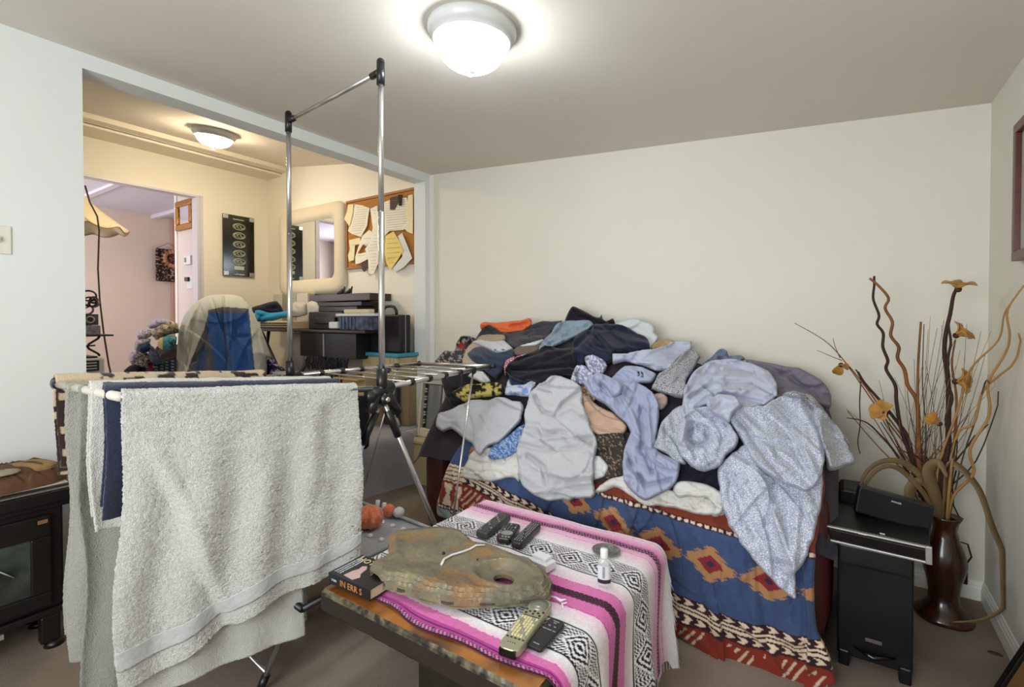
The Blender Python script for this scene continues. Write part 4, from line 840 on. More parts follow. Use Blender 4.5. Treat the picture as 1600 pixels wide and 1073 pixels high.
# snap vertices beside the hole to its rim
r_ = np.hypot((x-hx)/.034, (y-hy)/.028); near = (r_ > .75) & (r_ < 1.25)
ang_ = np.arctan2((y-hy)/.028, (x-hx)/.034); x = np.where(near, hx+.034*np.cos(ang_), x); y = np.where(near, hy+.028*np.sin(ang_), y)
keep = ~(((r_ < 1) & ~near)[F].any(1) | near[F].all(1)); F2 = F[keep]
E_ = np.concatenate([F2[:, [0, 1]], F2[:, [1, 2]], F2[:, [2, 3]], F2[:, [3, 0]]]); ky = np.sort(E_, 1); _, iv, cn = np.unique(ky[:, 0]*10**7+ky[:, 1], return_inverse=True, return_counts=True); rim = E_[cn[iv] == 1]
tp = np.stack([x, y, zt], 1); md = np.stack([x, y, (zt+zb_)/2], 1)
out_n = np.stack([x-x.mean(), y-y.mean()], 1); out_n /= np.linalg.norm(out_n, axis=1)[:, None]
bt = np.stack([x, y, zb_], 1); V, FF = shell(tp, bt, F2, rim)
sm = mat('slate', '80765c', rough=.5, var=(11, '5c5c50', .9), bump=(70, .7, .005), coat=.2)
nt = sm.node_tree; bsd = nt.nodes['Principled BSDF']; n1 = nt.nodes.new('ShaderNodeTexNoise'); n1.inputs['Scale'].default_value = 9; n1.inputs['Detail'].default_value = 6; tc = nt.nodes.new('ShaderNodeTexCoord'); nt.links.new(tc.outputs['Object'], n1.inputs['Vector'])
mx = nt.nodes.new('ShaderNodeMix'); mx.data_type = 'RGBA'; rp = nt.nodes.new('ShaderNodeMapRange'); rp.inputs[1].default_value = .52; rp.inputs[2].default_value = .66; nt.links.new(n1.outputs['Fac'], rp.inputs[0]); nt.links.new(rp.outputs[0], mx.inputs[0])
old = bsd.inputs['Base Color'].links[0].from_socket; nt.links.new(old, mx.inputs[6]); mx.inputs[7].default_value = (*lin('8a6a42'), 1); nt.links.new(mx.outputs[2], bsd.inputs['Base Color'])
st_ = mesh('slate_stone', V, FF, sm); tag(st_, 'flat brown slate slab with a round hollow and hole, lying on the striped blanket', 'stone')
mo = st_.modifiers.new('e', 'EDGE_SPLIT'); mo.split_angle = .9
zs = lambda px, py: None
def onstone(px, py):
    p = P(px, py, Z=.535); i = np.argmin((q[:, 0]-p[0])**2+(q[:, 1]-p[1])**2); p = P(px, py, Z=tp[i, 2]+.003); i = np.argmin((q[:, 0]-p[0])**2+(q[:, 1]-p[1])**2); p[2] = tp[i, 2]; return p
# ledges of layered rock round the rim
ledge = G(); rsn = np.random.RandomState(2); B_ = smooth_out([tuple(p) for p in out], .012)
for lv in range(3):
    V = []; n = len(B_); cen = B_.mean(0); zz0 = .477+lv*.008
    inn = [cen+(p-cen)*(.90+.0*lv) for p in B_]
    ex = [p+(p-cen)/np.linalg.norm(p-cen)*(.004-.003*lv+.020*(vn(i*.45, lv*7, 2)-.5)+.008*(vn(i*1.7, lv*5, 3)-.5)) for i, p in enumerate(B_)]
    V = [(*p, zz0+.003*vn(i*.2, lv, 5)) for i, p in enumerate(ex)]+[(*p, zz0+.0062+.004*vn(i*.3, lv, 9)) for i, p in enumerate(ex)]
    V = V+[(*p, zz0+.001) for p in inn]+[(*p, zz0+.0062) for p in inn]
    Fv = []
    for i in range(n):
        j = (i+1) % n; Fv += [(i, j, n+j, n+i), (n+i, n+j, 3*n+j, 3*n+i), (2*n+i, 2*n+j, j, i)]
    mesh('rock_layer', V, Fv, sm if lv != 1 else mat('slate_crevice_shade', '3f3d33', rough=.7, var=(20, '5a5442', .8), bump=(60, .8, .004)), st_, smooth=False)  # middle layer coloured dark for the shade in the crevices
pts = [onstone(*p) for p in [(690, 881), (694, 873), (706, 867), (722, 863), (735, 858), (744, 853), (758, 850)]]
o = G().tube([p+[0, 0, .0045] for p in pts], [.0045, .0042, .0036, .0034, .0036, .0034, .0026], 8).out('white_cord', mat('twisted_paper', 'd9d8d6', rough=.6)); o.name = 'twisted_paper'; tag(o, 'white twisted strip lying across the brown slate slab', 'strip')
for k, (px, py) in enumerate(((693, 863), (746, 873))):
    p = onstone(px, py); o = G().sphere(p+[0, 0, .003], .0055 if k == 0 else .003, n=10, k=6).out('pebble', mat('black_bead', '0e0e10', rough=.15), st_)

# ---- remotes
rub = mat('remote_key', '9a9a96', rough=.6); rubd = mat('remote_key_dark', '5d5e5b', rough=.6); rblk = mat('remote_black', '17181a', rough=.32); rgry = mat('remote_grey', '3c3e3d', rough=.45)
def remote(label, p0, p1, w, h, body, rows, cols, keym, taper=0, ks=.55, r=.006, z=TZ2, start=.08, end=.94):
    """p0 near end, p1 far end (centre line, on the blanket)"""
    p0 = np.array([*p0[:2], z]); p1 = np.array([*p1[:2], z]); uy_ = p1-p0; L_ = np.linalg.norm(uy_); uy_ /= L_; ux_ = np.array([uy_[1], -uy_[0], 0]); M = frameM(p0, ux_, uy_)
    t = thing('remote_control', label, 'remote control', tuple((p0+p1)/2))
    V = []; n = 24; o2 = []
    for sx, sy, a0 in ((1, 1, 0), (-1, 1, PI/2), (-1, -1, PI), (1, -1, 1.5*PI)):
        for i in range(6): a = a0+PI/2*i/5; o2.append((sx*(w/2-r)+r*math.cos(a), (L_-r if sy > 0 else r)+r*math.sin(a)))
    def tw(y): return 1-taper*(1-y/L_)
    g = G(); V = []; k = len(o2)
    for z_, s in ((0, .9), (h*.25, 1), (h*.8, 1), (h, .93)):
        V += [tuple(M@Vector((x*s*tw(y), L_/2+(y-L_/2)*(1-(1-s)*w/L_), z_))) for x, y in o2]
    F = [tuple(range(k))[::-1], tuple(range(3*k, 4*k))]+[(a*k+i, a*k+(i+1) % k, (a+1)*k+(i+1) % k, (a+1)*k+i) for a in range(3) for i in range(k)]
    g.add(V, F).out('body', body, t, smooth=False)
    proto = None
    for i in range(rows):
        for j in range(cols):
            y = L_*(start+(end-start)*(i+.5)/rows); x = (j-(cols-1)/2)*w*.82/cols*tw(y); kw = w*.82/cols*ks/2; kl = min(L_*(end-start)/rows*ks/2, kw*1.6)
            if (i*7+j*3) % 11 == 5: continue
            g = G().box(x-kw, x+kw, y-kl, y+kl, h-.001, h+.0022, M); g.out('key', keym if (i+j) % 5 else rub, t, smooth=False)
    return t, M, L_
def pz(x, y, Z=TZ2+.012): return P(x, y, Z=Z)
remote('dark grey remote control, leftmost of the three by the slate stone', pz(752, 836), pz(790, 806), .052, .024, rgry, 13, 4, rubd, r=.008)
t, M, L_ = remote('short black remote with a grey oval display, middle of the three', pz(786, 845, TZ2+.01), pz(803, 821, TZ2+.01), .058, .02, rblk, 5, 4, rubd, r=.014, start=.5)
g = G().prism([(.024*math.cos(a), L_*.34+.019*math.sin(a)) for a in [i*2*PI/20 for i in range(20)]], .018, .0215, M); g.out('display', mat('lcd', '8d918b', rough=.2), t, smooth=False)
for i, (c_, px_) in enumerate((('8e1f33', -.018), ('9a9a96', -.006), ('9a9a96', .006), ('9a9a96', .018))): G().box(px_-.004, px_+.004, L_*.08, L_*.13, .019, .022, M).out('key', mat('key_'+c_, c_, rough=.5), t, smooth=False)
remote('black remote control with small white keys, rightmost of the three', pz(806, 852), pz(838, 820), .044, .022, rblk, 12, 4, rub, r=.010, ks=.38)
# champagne coloured remote with a dial
t, M, L_ = remote('champagne coloured remote with a big round dial, near the front edge', pz(792, 1020, TZ2+.012), pz(850, 941, TZ2+.012), .062, .022, mat('champagne', 'a5a387', rough=.35, metal=.35), 7, 6, mat('glow_key', 'd8cf9e', rough=.6), taper=.05, ks=.74, r=.022, start=.22, end=.60)
G().lathe([(.024, .02), (.025, .025), (.021, .027), (.018, .029), (.001, .030)], (0, 0, 0), 32).add([], []); 
g = G(); pr = [(.025, .020), (.0255, .0255), (.0215, .0255), (.0205, .0275), (.006, .0272), (.001, .0268)]
V = []; F = []
for r, z in pr:
    for j in range(32): a = 2*PI*j/32; V.append(tuple(M@Vector((r*math.cos(a), L_-.034+r*math.sin(a), z))))
for i in range(len(pr)-1):
    for j in range(32): F.append((i*32+j, i*32+(j+1) % 32, (i+1)*32+(j+1) % 32, (i+1)*32+j))
g.add(V, F).out('dial', mat('dial_grey', '8c8d80', rough=.3, metal=.5), t)
for x, y in ((-.012, .70), (0, .72), (.012, .70), (-.02, .66), (.02, .66), (0, .665), (-.024, .73), (.024, .735)):
    c0 = M@Vector((x, L_*y, .0215)); G().lathe([(.0036, 0), (.0036, .002), (.001, .0026)], tuple(c0), 10).out('round_key', rblk, t)
G().box(-.024, .024, L_*.615, L_*.625, .0218, .0226, M).out('printed_line', rblk, t, smooth=False)
for i in range(5): G().box(-.024+.011*i, -.018+.011*i, L_*.185, L_*.2, .0218, .0232, M).out('small_key', rblk, t, smooth=False)
for i in range(4): G().lathe([(.0016, 0), (.0012, .0016)], tuple(M@Vector((-.010+.006*i, L_*.115, .0216))), 8).out('dot_key', rblk, t)
G().box(-.022, .022, -.001, .02, .001, .0195, M).out('infrared_window', mat('ir_black', '070608', rough=.1), t, smooth=False)
t, M, L_ = remote('slim black remote with rounded corners, beside the champagne remote', pz(833, 1012, TZ2+.008), pz(872, 970, TZ2+.008), .048, .011, mat('satin_black', '1d1d20', rough=.3), 0, 1, rub, r=.010)
for x, y, w_, h_ in ((0, .93, .009, .0012), (0, .87, .004, .0015), (-.008, .75, .003, .0015), (.008, .75, .003, .0015), (-.014, .62, .005, .0012), (0, .62, .007, .0012), (.014, .62, .004, .0012), (0, .12, .009, .0012)):
    G().box(x-w_, x+w_, L_*y-h_, L_*y+h_, .0108, .0118, M).out('key_mark', rub, t, smooth=False)
# ---- coaster, bottle, white box, clip
cp = P(947, 862, Z=TZ2); t = thing('glass_coaster', 'round patterned silver dish behind the clear bottle', 'dish', (cp[0], cp[1], TZ2))
G().lathe([(.030, 0), (.046, .004), (.050, .009), (.048, .0095), (.043, .006), (.030, .0035), (.001, .003)], n=48, wob=lambda q, z: .012*math.sin(q*24)).out('dish_body', mat('coaster_metal', '96968e', rough=.35, metal=.6, bump=(160, 1, .003), var=(80, '5c5a55', .8)), t, world=False)
bp_ = P(944, 914, Z=TZ2); t = thing('plastic_bottle', 'small clear flip-top bottle with a white cap and label on the blanket', 'bottle', (bp_[0], bp_[1], TZ2), rz=math.radians(25))
clr = mat('clear_plastic', 'dfe3de', rough=.08, alpha=.42, spec=.6)
G().lathe([(.018, .001), (.0205, .004), (.0205, .07), (.019, .078), (.012, .086), (.0105, .088), (.0105, .092)], n=32, sy=.72).out('bottle_body', clr, t, world=False)
G().lathe([(.0118, .088), (.0122, .09), (.0118, .112), (.0105, .115), (.001, .1155)], n=24).out('cap', mat('cap_white', 'e4e6e2', rough=.4), t, world=False)
V = []; F = []
for i in range(15):
    a = math.radians(-165+i*150/14); V += [(.0209*math.cos(a), .0152*math.sin(a), .012), (.0209*math.cos(a), .0152*math.sin(a), .024), (.0209*math.cos(a), .0152*math.sin(a), .066)]
lb = mesh('label', [v for i, v in enumerate(V) if i % 3], [(2*i, 2*i+2, 2*i+3, 2*i+1) for i in range(14)], mat('label_white', 'd4d8de', rough=.5), t, world=False); lb2 = mesh('label_band', [v for i, v in enumerate(V) if i % 3 < 2], [(2*i, 2*i+2, 2*i+3, 2*i+1) for i in range(14)], mat('label_black', '23242a', rough=.5), t, world=False)
for k in range(9): bx('label_print', mat('label_ink', '4c4f58', rough=.5), -.006, .002, -.0156-.0004, -.0149, .030+.004*k, .0318+.004*k, t, world=False, bevel=0)
w0 = P(848, 888, Z=TZ2); t = thing('white_box', 'small white folded box at the right tip of the slate slab', 'box', (w0[0], w0[1], TZ2), rz=math.radians(-8))
wp = mat('white_card', 'dcdfe4', rough=.5); bx('box_body', wp, -.045, .03, -.02, .035, 0, .024, t, world=False, bevel=.001); bx('box_lid', wp, -.046, .012, .0, .037, .0245, .034, t, world=False, bevel=.001)
pts = [P(x, y, Z=TZ2+.004) for x, y in [(843, 932), (855, 930), (868, 933), (876, 938), (884, 936), (886, 941), (878, 943), (880, 950)]]
o = G().tube(pts, [.0015, .002, .003, .0045, .002, .001, .0035, .001], 8).out('white_clip', mat('clip_white', 'e2dfe4', rough=.3)); tag(o, 'small white plastic hook beside the top of the champagne remote', 'clip')
# ================================================================ DRYING RACK
steel = mat('brushed_steel', 'c6c4c0', rough=.26, metal=.9); plas = mat('black_plastic'); cream = mat('cream_tube', 'c6c3b4', rough=.35)
RA, RB = np.array([-1.50, 1.31, 1.03]), np.array([-2.25, 1.385, 1.02])
NL, NR = np.array([-2.35, .546, 1.064]), np.array([-1.67, .52, 1.082]); FR, FL = np.array([-1.579, 2.13, 1.044]), np.array([-2.108, 2.13, 1.031])
t = thing('drying_rack', 'folding steel and black plastic clothes drying rack with tall hanging bar', 'drying rack', (-1.9, 1.33, 0))
def tb(nm, pts, r, m=steel, n=12): return G().tube(pts, r, n).out(nm, m, t)
for p in (RA, RB):
    top_ = p+np.array([0, 0, 2.285-p[2]]); tb('upright_pole', [p, p*.45+top_*.55], .0125); tb('upright_pole', [p*.45+top_*.55, top_], .0112)
    d = (RB-RA)/np.linalg.norm(RB-RA)*(1 if p is RA else -1)
    g = G(); g.tube([top_-[0, 0, .07], top_+[0, 0, .018]], .016, 14); g.sphere(top_+[0, 0, .018], .016, n=14, k=8); g.tube([top_-[0, 0, .018], top_-[0, 0, .018]+d*.06], .0135, 14); g.out('corner_joint', plas, t)
tb('hanging_bar', [np.array([RA[0], RA[1], 2.267]), np.array([RB[0], RB[1], 2.267])], .010)
for p in (RA, RB):
    g = G(); g.tube([p-[0, 0, .03], p+[0, 0, .075]], .021, 16); g.tube([p-[0, .05, .02], p+[0, .05, 0]], .022, 14); g.sphere(p-[0, 0, .045], .034, .022, .03)
    g.box(p[0]-.016, p[0]+.016, p[1]-.075, p[1]+.02, p[2]-.05, p[2]-.005); g.tube([p+[0, .02, -.02], p+[0, .085, -.11]], .02, 10); g.tube([p+[0, -.02, -.02], p+[0, -.06, -.09]], .019, 10)
    g.out('hub', plas, t)
    tb('hub_bolt', [p+[.03, 0, -.045], p+[.038, 0, -.045]], .010)
# legs cross at the hubs, black sleeves at the top
for p, dx in ((RA, 0), (RB, 0)):
    f1 = np.array([p[0]-.02, p[1]+.50, .012]); f2 = np.array([p[0]-.16, p[1]-.41, .012])
    for f in (f1, f2):
        tb('leg', [p-[0, 0, .04], f], .0105)
        q_ = p-[0, 0, .04]; v = (f-q_)/np.linalg.norm(f-q_); tb('leg_sleeve', [q_+v*.06, q_+v*.19], .0155, plas); tb('foot_cap', [f-v*.05, f], .014, plas)
tb('cross_bar', [np.array([-1.515, 1.79, .05]), np.array([-2.265, 1.86, .05])], .008); tb('cross_bar', [np.array([-1.65, .93, .05]), np.array([-2.40, 1.0, .05])], .008)
# right wing: frame and rungs
tb('wing_rail', [RA+[0, .05, 0], FR], .0115); tb('wing_rail', [RB+[0, .05, 0], FL], .0115); tb('wing_end', [FR, FL], .0105)
for p in (FR, FL): g = G(); g.sphere(p, .017); g.tube([p, p+(p-(FR+FL)/2)*.12], .013, 10); g.out('corner_cap', plas, t)
for k in range(1, 6):
    f = k/6.4; a = RA+[0, .05, 0]+(FR-RA-[0, .05, 0])*f; b = RB+[0, .05, 0]+(FL-RB-[0, .05, 0])*f; tb('rung', [a, b], .0042, n=8)
    for p in (a, b): tb('rung_clip', [p-[0, .012, 0], p+[0, .012, 0]], .0155, plas, 10)
mid = (RA+FR)/2*.35+(RB+FL)/2*.65; tb('rung_clip', [mid-[0.01, .0, 0.004], mid+[.015, 0, .006]], .012, plas)
for p, f in ((FR, RA), (FL, RB)):  # thin struts holding the wing up
    a = p*.80+f*.20; tb('wing_strut', [a-[0, 0, .012], np.array([f[0]-.012, f[1]+.40, .19])], .0052); tb('strut_clip', [a-[0, .01, .0], a+[0, .01, -.015]], .013, plas)
# left wing: frame, bars running lengthwise
tb('wing_rail', [RA-[0, .05, 0], NR], .0115); tb('wing_rail', [RB-[0, .05, 0], NL], .0115); tb('wing_end', [NR, NL], .0135, cream)
e_ = (NL-NR)/np.linalg.norm(NL-NR); g = G(); g.tube([NL-e_*.03, NL+e_*.02], .018, 12); ring = [NL+e_*.045+np.array([e_[0]*.024*math.cos(a), e_[1]*.024*math.cos(a), .014*math.sin(a)]) for a in [i*2*PI/16 for i in range(16)]]; g.tube(ring, .008, 8, closed=True); g.out('corner_loop', plas, t)
bars = []
for k in range(1, 6):
    f = k/6; a = RA-[0, .05, 0]+(RB-RA)*f; b = NR+(NL-NR)*f; tb('rung', [a, b], .0045, n=8); bars.append((b, a))
for p, f in ((NR, RA), (NL, RB)): a = p*.8+f*.2-[.03, 0, 0]; tb('wing_strut', [a-[0, 0, .012], np.array([f[0]-.18, f[1]-.30, .16])], .0052)
# lower tier: black rails with a tray
low = mat('tray_grey', '9fa3a8', rough=.4)
for a, b in (((-1.53, .98, .30), (-1.54, 1.66, .30)), ((-2.27, 1.05, .30), (-2.27, 1.72, .30)), ((-1.54, 1.66, .30), (-2.27, 1.72, .30)), ((-1.53, .98, .30), (-2.27, 1.05, .30))): tb('lower_rail', [np.array(a), np.array(b)], .012, plas)

# perforated tray, its studs, and what lies in it
t2 = thing('perforated_tray', 'pale grey perforated plastic tray on the lower tier of the drying rack', 'tray', (-1.9, 1.5, .315))
z0 = .318; A_, B_, C_, D_ = (-1.62, 1.10), (-1.575, 1.66), (-2.22, 1.70), (-2.2, 1.15)
g = G(); g.prism([A_, B_, C_, D_], z0-.004, z0); g.out('tray_floor', low, t2, smooth=False)
for a, b in ((A_, B_), (B_, C_), (C_, D_), (D_, A_)): G().tube([(*a, z0+.01), (*b, z0+.01)], .008, 8).out('tray_rim', low, t2)
sm_ = mat('stud_white', 'd8dade', rough=.5)
for i in range(7):
    for j in range(4):
        x = -1.68-.072*i; y = 1.20+.13*j; G().sphere((x, y, z0+.004), .014, .014, .009, n=10, k=5).out('stud', sm_, t2)
def fuzzy(name, label, cat, c, r, m, seed, sx=1, sz=1, ribs=0):
    g = G().sphere((0, 0, 0), r, r*sx, r*sz, n=48, k=28); V = np.array(g.V); n_ = V/np.linalg.norm(V, axis=1)[:, None]
    dd = .10*r*(fbm(n_[:, 0]*3+7, n_[:, 2]*3+n_[:, 1]*2, seed)-.5)*2
    if ribs: dd += .05*r*np.sin(np.arctan2(n_[:, 1], n_[:, 0])*ribs)
    dd += .03*r*(np.random.RandomState(seed).rand(len(V))-.5); V = V+n_*dd[:, None]+np.array(c)
    o = mesh(name, V, g.F, m); tag(o, label, cat); return o
orr = mat('orange_plush', 'dd6a38', rough=.95, sheen=.4, bump=(160, 1, .006), var=(30, 'f0a37c', .7)); whp = mat('white_plush', 'dcdde0', rough=.95, sheen=.4, bump=(140, 1, .006))
p = P(577, 808, Z=.37); fuzzy('plush_pumpkin', 'large orange ribbed plush ball lying in the rack tray', 'soft toy', p, .062, orr, 3, ribs=9, sz=.85)
p = P(608, 797, Z=.355); fuzzy('plush_ball', 'smaller orange plush ball right of the large one', 'soft toy', p, .030, orr, 4)
p = P(623, 800, Z=.35); fuzzy('white_plush', 'white fluffy tuft at the right end of the small orange plush', 'soft toy', p, .024, whp, 5, sx=1.2)
for k, (x, y) in enumerate(((589, 788), (599, 792))):
    p = P(x, y, Z=.36); o = G().tube([p-[0, 0, .03], p+[0.004, .004, .02]], .011, 12).out('tealight', mat('stud_white')); tag(o, ('small white cylinder standing behind the large orange plush', 'small white cylinder standing behind the smaller orange plush')[k], 'candle')
p = P(551, 858, Z=.16); t3 = thing('white_jug', 'white and orange plastic container on the floor below the rack tray', 'container', (p[0]-.03, p[1]+.05, 0))
G().lathe([(.07, 0), (.075, .01), (.075, .19), (.06, .215)], n=32).out('container_body', mat('jug_white', 'ccd4da', rough=.4), t3, world=False); G().lathe([(.062, .216), (.064, .22), (.062, .25), (.001, .252)], n=32).out('container_lid', mat('jug_orange', 'c9744c', rough=.5), t3, world=False)

# ---- towels over the bars
def towel(name, label, m, a0, a1, f_len, b_len, seed, cat='towel', fold=.02, colf=None, side=1, res=.0055, lift=.013, flare=.05, gather=0, hem=None, rough=.002, step_len=None, thick=.006, shape=None, tuck=.02):
    """a0,a1: ends of the bar; front flap hangs on the +side, back flap behind"""
    a0 = np.array(a0, float); a1 = np.array(a1, float); ax = a1-a0; L_ = np.linalg.norm(ax); ax /= L_; sd = np.array([ax[1], -ax[0], 0])*side; sd /= np.linalg.norm(sd)
    r = lift; arc = PI*r; U = np.arange(0, L_+res, res); S = np.arange(-b_len, f_len+arc, res); uu, s2 = np.meshgrid(U, S); uu = uu.ravel(); s2 = s2.ravel()
    th_ = np.clip(s2/r, 0, PI); off = -r*np.cos(th_); z = r*np.sin(th_)
    dn = np.where(s2 < 0, -s2, np.clip(s2-arc, 0, None)); fr = s2 > arc/2
    if hem is not None:
        mx_ = np.where(fr, hem(uu/L_), 1.0); dn = dn*mx_
    z = z-dn; k = np.clip(dn/.35, 0, 1)
    w = (fbm(uu*5.5, dn*.9, seed, 2)-.5)*2+.4*np.sin(uu*2*PI/.16+seed+dn*2)
    off = off+np.where(fr, 1, -1)*(dn*flare)+w*fold*k*1.3+.006*(fbm(uu*14, dn*14, seed+3)-.5)
    z = z+.006*(fbm(uu*8, dn*0+fr*3, seed+4)-.5)*np.clip(1-dn/.05, 0, 1)*2
    u2 = uu+(-gather)*k*(uu-L_/2)+.010*np.sin(dn*9+seed)*k
    if shape is not None: u2, off, z = shape(uu/L_, dn, fr, u2, off, z)
    V = a0+ax*u2[:, None]+sd*off[:, None]; V[:, 2] += z
    rj = np.random.RandomState(seed).rand(len(V), 3)-.5; V = V+rj*rough
    nu = len(U); jj, ii = np.meshgrid(np.arange(len(S)-1), np.arange(nu-1), indexing='ij'); q0 = (jj*nu+ii).ravel(); F = np.stack([q0, q0+1, q0+1+nu, q0+nu], 1)
    col = colf(uu, s2, dn, fr) if colf else None
    o = mesh(name, V, F, m, col=col); md_ = o.modifiers.new('thickness', 'SOLIDIFY'); md_.thickness = thick; md_.offset = 0
    tag(o, label, cat, None); return o
big = mat('terry_ivory', 'cfcfc8', rough=.98, sheen=.35, spec=.1, bump=(420, 1.0, .005), weave=(300, .7)); 
band_ = np.array(lin('c3c5c4')); 
def tcol(base, rib, pos, w):
    b, r_ = np.array(lin(base)), np.array(lin(rib))
    def f(u, s, dn, fr):
        c = np.tile(b, (len(u), 1))*(.9+.2*vn(u*170, s*170, 4))[:, None]
        return c
    return f
# the big towel: thrown over the near rail, its front hangs low on the left
ra0 = NR+np.array([-.004, .004, .0]); ra1 = NR+(RA-NR)*.86
FLEN = .86
def bigshape(u, dn, fr, u2, off, z):
    # left part folds back on itself below a long diagonal crease; right part hangs flat
    k = np.clip(dn/.75, 0, 1); cr0 = .02+.42*k   # crease position across the width, moving right as it goes down
    d_ = (u-cr0)
    off = off+np.where(fr, -.05*ss(.07, -.05, d_)*k+.020*np.exp(-(d_/.035)**2)*ss(.08, .3, dn), 0)
    off = off+np.where(fr, .012*np.exp(-((u-.86+.18*k)/.05)**2)*-1*ss(.02, .15, dn), 0)
    u2 = u2-np.where(fr, .02*k*(1-u), 0)
    return u2, off, z
def bigcol(u, s, dn, fr):
    return None
bt_ = towel('bath_towel', 'large ivory-grey bath towel draped over the near rail of the drying rack', big, ra0, ra1, FLEN, .55, 81, fold=.016, side=1, res=.0038, flare=.045, hem=lambda u: .975-.27*u+.02*np.sin(u*9), rough=.0030, shape=bigshape, thick=.010, lift=.016)
# woven border of the towel as its own part: follows the front near the hem
def sub_band(parent, name, m, s0, s1, front=True, off_=.007):
    me = parent.data; L_ = np.linalg.norm(ra1-ra0); r = .016; arc = PI*r; res = .0038; U = np.arange(0, L_+res, res); S = np.arange(-.55, FLEN+arc, res); nu = len(U)
    co = np.zeros(len(me.vertices)*3); me.vertices.foreach_get('co', co); co = co.reshape(-1, 3)
    jj = [j for j, s in enumerate(S) if s0 < s-arc < s1]; W_ = co.reshape(len(S), nu, 3)[jj]
    W_ = blurgrid(W_); ax = (ra1-ra0); sd = np.array([ax[1], -ax[0], 0]); sd /= np.linalg.norm(sd)
    W_ = W_+sd*off_; W_[:, ::2] += sd*.0012
    n1, n2 = W_.shape[:2]; a, b = np.meshgrid(np.arange(n1-1), np.arange(n2-1), indexing='ij'); q0 = (a*n2+b).ravel()
    o = mesh(name, W_.reshape(-1, 3), np.stack([q0, q0+1, q0+1+n2, q0+n2], 1), m, parent, world=False); o.modifiers.new('t', 'SOLIDIFY').thickness = .003
    return o
def blurgrid(W_):
    for _ in range(2): W_[1:-1, 1:-1] = (W_[1:-1, 1:-1]*2+W_[:-2, 1:-1]+W_[2:, 1:-1]+W_[1:-1, :-2]+W_[1:-1, 2:])/6
    return W_
sub_band(bt_, 'woven_border', mat('towel_border', 'b4b6b5', rough=.8, bump=(200, .4, .002)), .735, .795)
# second layer, the towel's back half hanging lower behind the hem
towel('bath_towel', 'ivory towel layer hanging lower, behind the hem of the large towel', big, ra0+[-.055, .02, -.01], ra1+[-.055, -.2, -.01], .90, .40, 82, fold=.010, side=1, res=.006, flare=.0, hem=lambda u: 1.0-.06*u, thick=.012, lift=.010)
navy = mat('navy_terry', '1e2440', rough=.95, sheen=.3, bump=(260, 1, .004)); gt = mat('sage_terry', '94948a', rough=.97, sheen=.3, bump=(260, 1, .005), weave=(300, .7)); wt2 = mat('white_terry', 'cfcdc6', rough=.97, sheen=.3, bump=(260, 1, .005))
def bar(k, e0=-.012, e1=.1): b, a = bars[k]; v = (a-b); return b+v*e0, b+v*(1-e1)
b0, b1 = bar(0); towel('navy_towel', 'dark navy towel on the bar just behind the large ivory one', navy, b0, b1, .36, .34, 83, fold=.02, flare=.03, lift=.030)
b0, b1 = bar(2, -.02, .12); towel('grey_towel', 'sage grey towel on the middle bar, its left edge hanging to knee height', gt, b0, b1, .98, .5, 84, fold=.03, flare=.03, lift=.012)
b0, b1 = bar(1, -.02, .05); towel('white_towel', 'white towel between the navy and the sage grey towels', wt2, b0, b1, .42, .4, 85, fold=.02, flare=.03, lift=.034)
b0, b1 = bar(3, -.03, .12); towel('grey_towel', 'pale sage towel on the second bar from the wall side of the rack', mat('sage_terry_pale', 'a3a297', rough=.97, sheen=.3, bump=(260, 1, .005), weave=(300, .7)), b0, b1, .90, .84, 86, fold=.03, flare=.035, lift=.013)
def leo(u, s, dn, fr):
    c = np.tile(np.array(lin('2b1712')), (len(u), 1)); gx_ = np.floor(u/.045); gy_ = np.floor(s/.04); ph = (np.abs((u/.045) % 1-.5) < .30) & (np.abs((s/.04) % 1-.5) < .28) & (vn(gx_*3.3, gy_*5.1, 3) > .45)
    c[ph] = np.array(lin('c3aa88')); top_ = np.abs(s) < .13; bl_ = fbm(u/.035, s/.03, 3, 2) < .56; c[top_ & bl_] = np.array(lin('c9b595')); return c
b0, b1 = NL+(RB-NL)*(-.01)+[.0, 0, .004], NL+(RB-NL)*.85
towel('leopard_towel', 'brown towel with beige blocks over the far rail of the drying rack', mat('leopard_terry', rough=.95, vcol=True, sheen=.3, bump=(240, 1, .004)), b0, b1, .30, .34, 87, fold=.02, flare=.03, lift=.030, colf=leo, res=.005)
# ================================================================ RIGHT CORNER
cab = mat('speaker_black', '0a0a0d', rough=.4, bump=(300, .3, .001)); grille = mat('speaker_cloth', '08080c', rough=.9, bump=(500, .6, .001)); silver = mat('silver_trim', 'a9a8a4', rough=.3, metal=.5)
t = thing('subwoofer', 'black subwoofer cabinet on the carpet at the right end of the sofa', 'speaker', (.105, 2.4, 0))
g = G(); g.box(.0, .225, 2.21, 2.60, .035, .455); g.out('cabinet', cab, t, smooth=False, bevel=.008)
g = G(); V = []; F = []; n = 12
for z in (.10, .385):
    for i in range(n+1): a = i/n; V.append((.006+.213*a, 2.208-.018*math.sin(PI*a), z))
for i in range(n): F.append((i, i+1, n+2+i, n+1+i))
V += [(x, 2.212, z) for x, y, z in V]; k = 2*(n+1); F += [tuple(v+k for v in f[::-1]) for f in F]+[tuple([0]+[0+k]+[n+1+k]+[n+1])]+[(n, 2*n+1, 2*n+1+k, n+k)]+[(i, i+k, i+1+k, i+1) for i in range(n)]+[(n+1+i, n+2+i, n+2+i+k, n+1+i+k) for i in range(n)]
mesh('grille', V, F, grille, t)
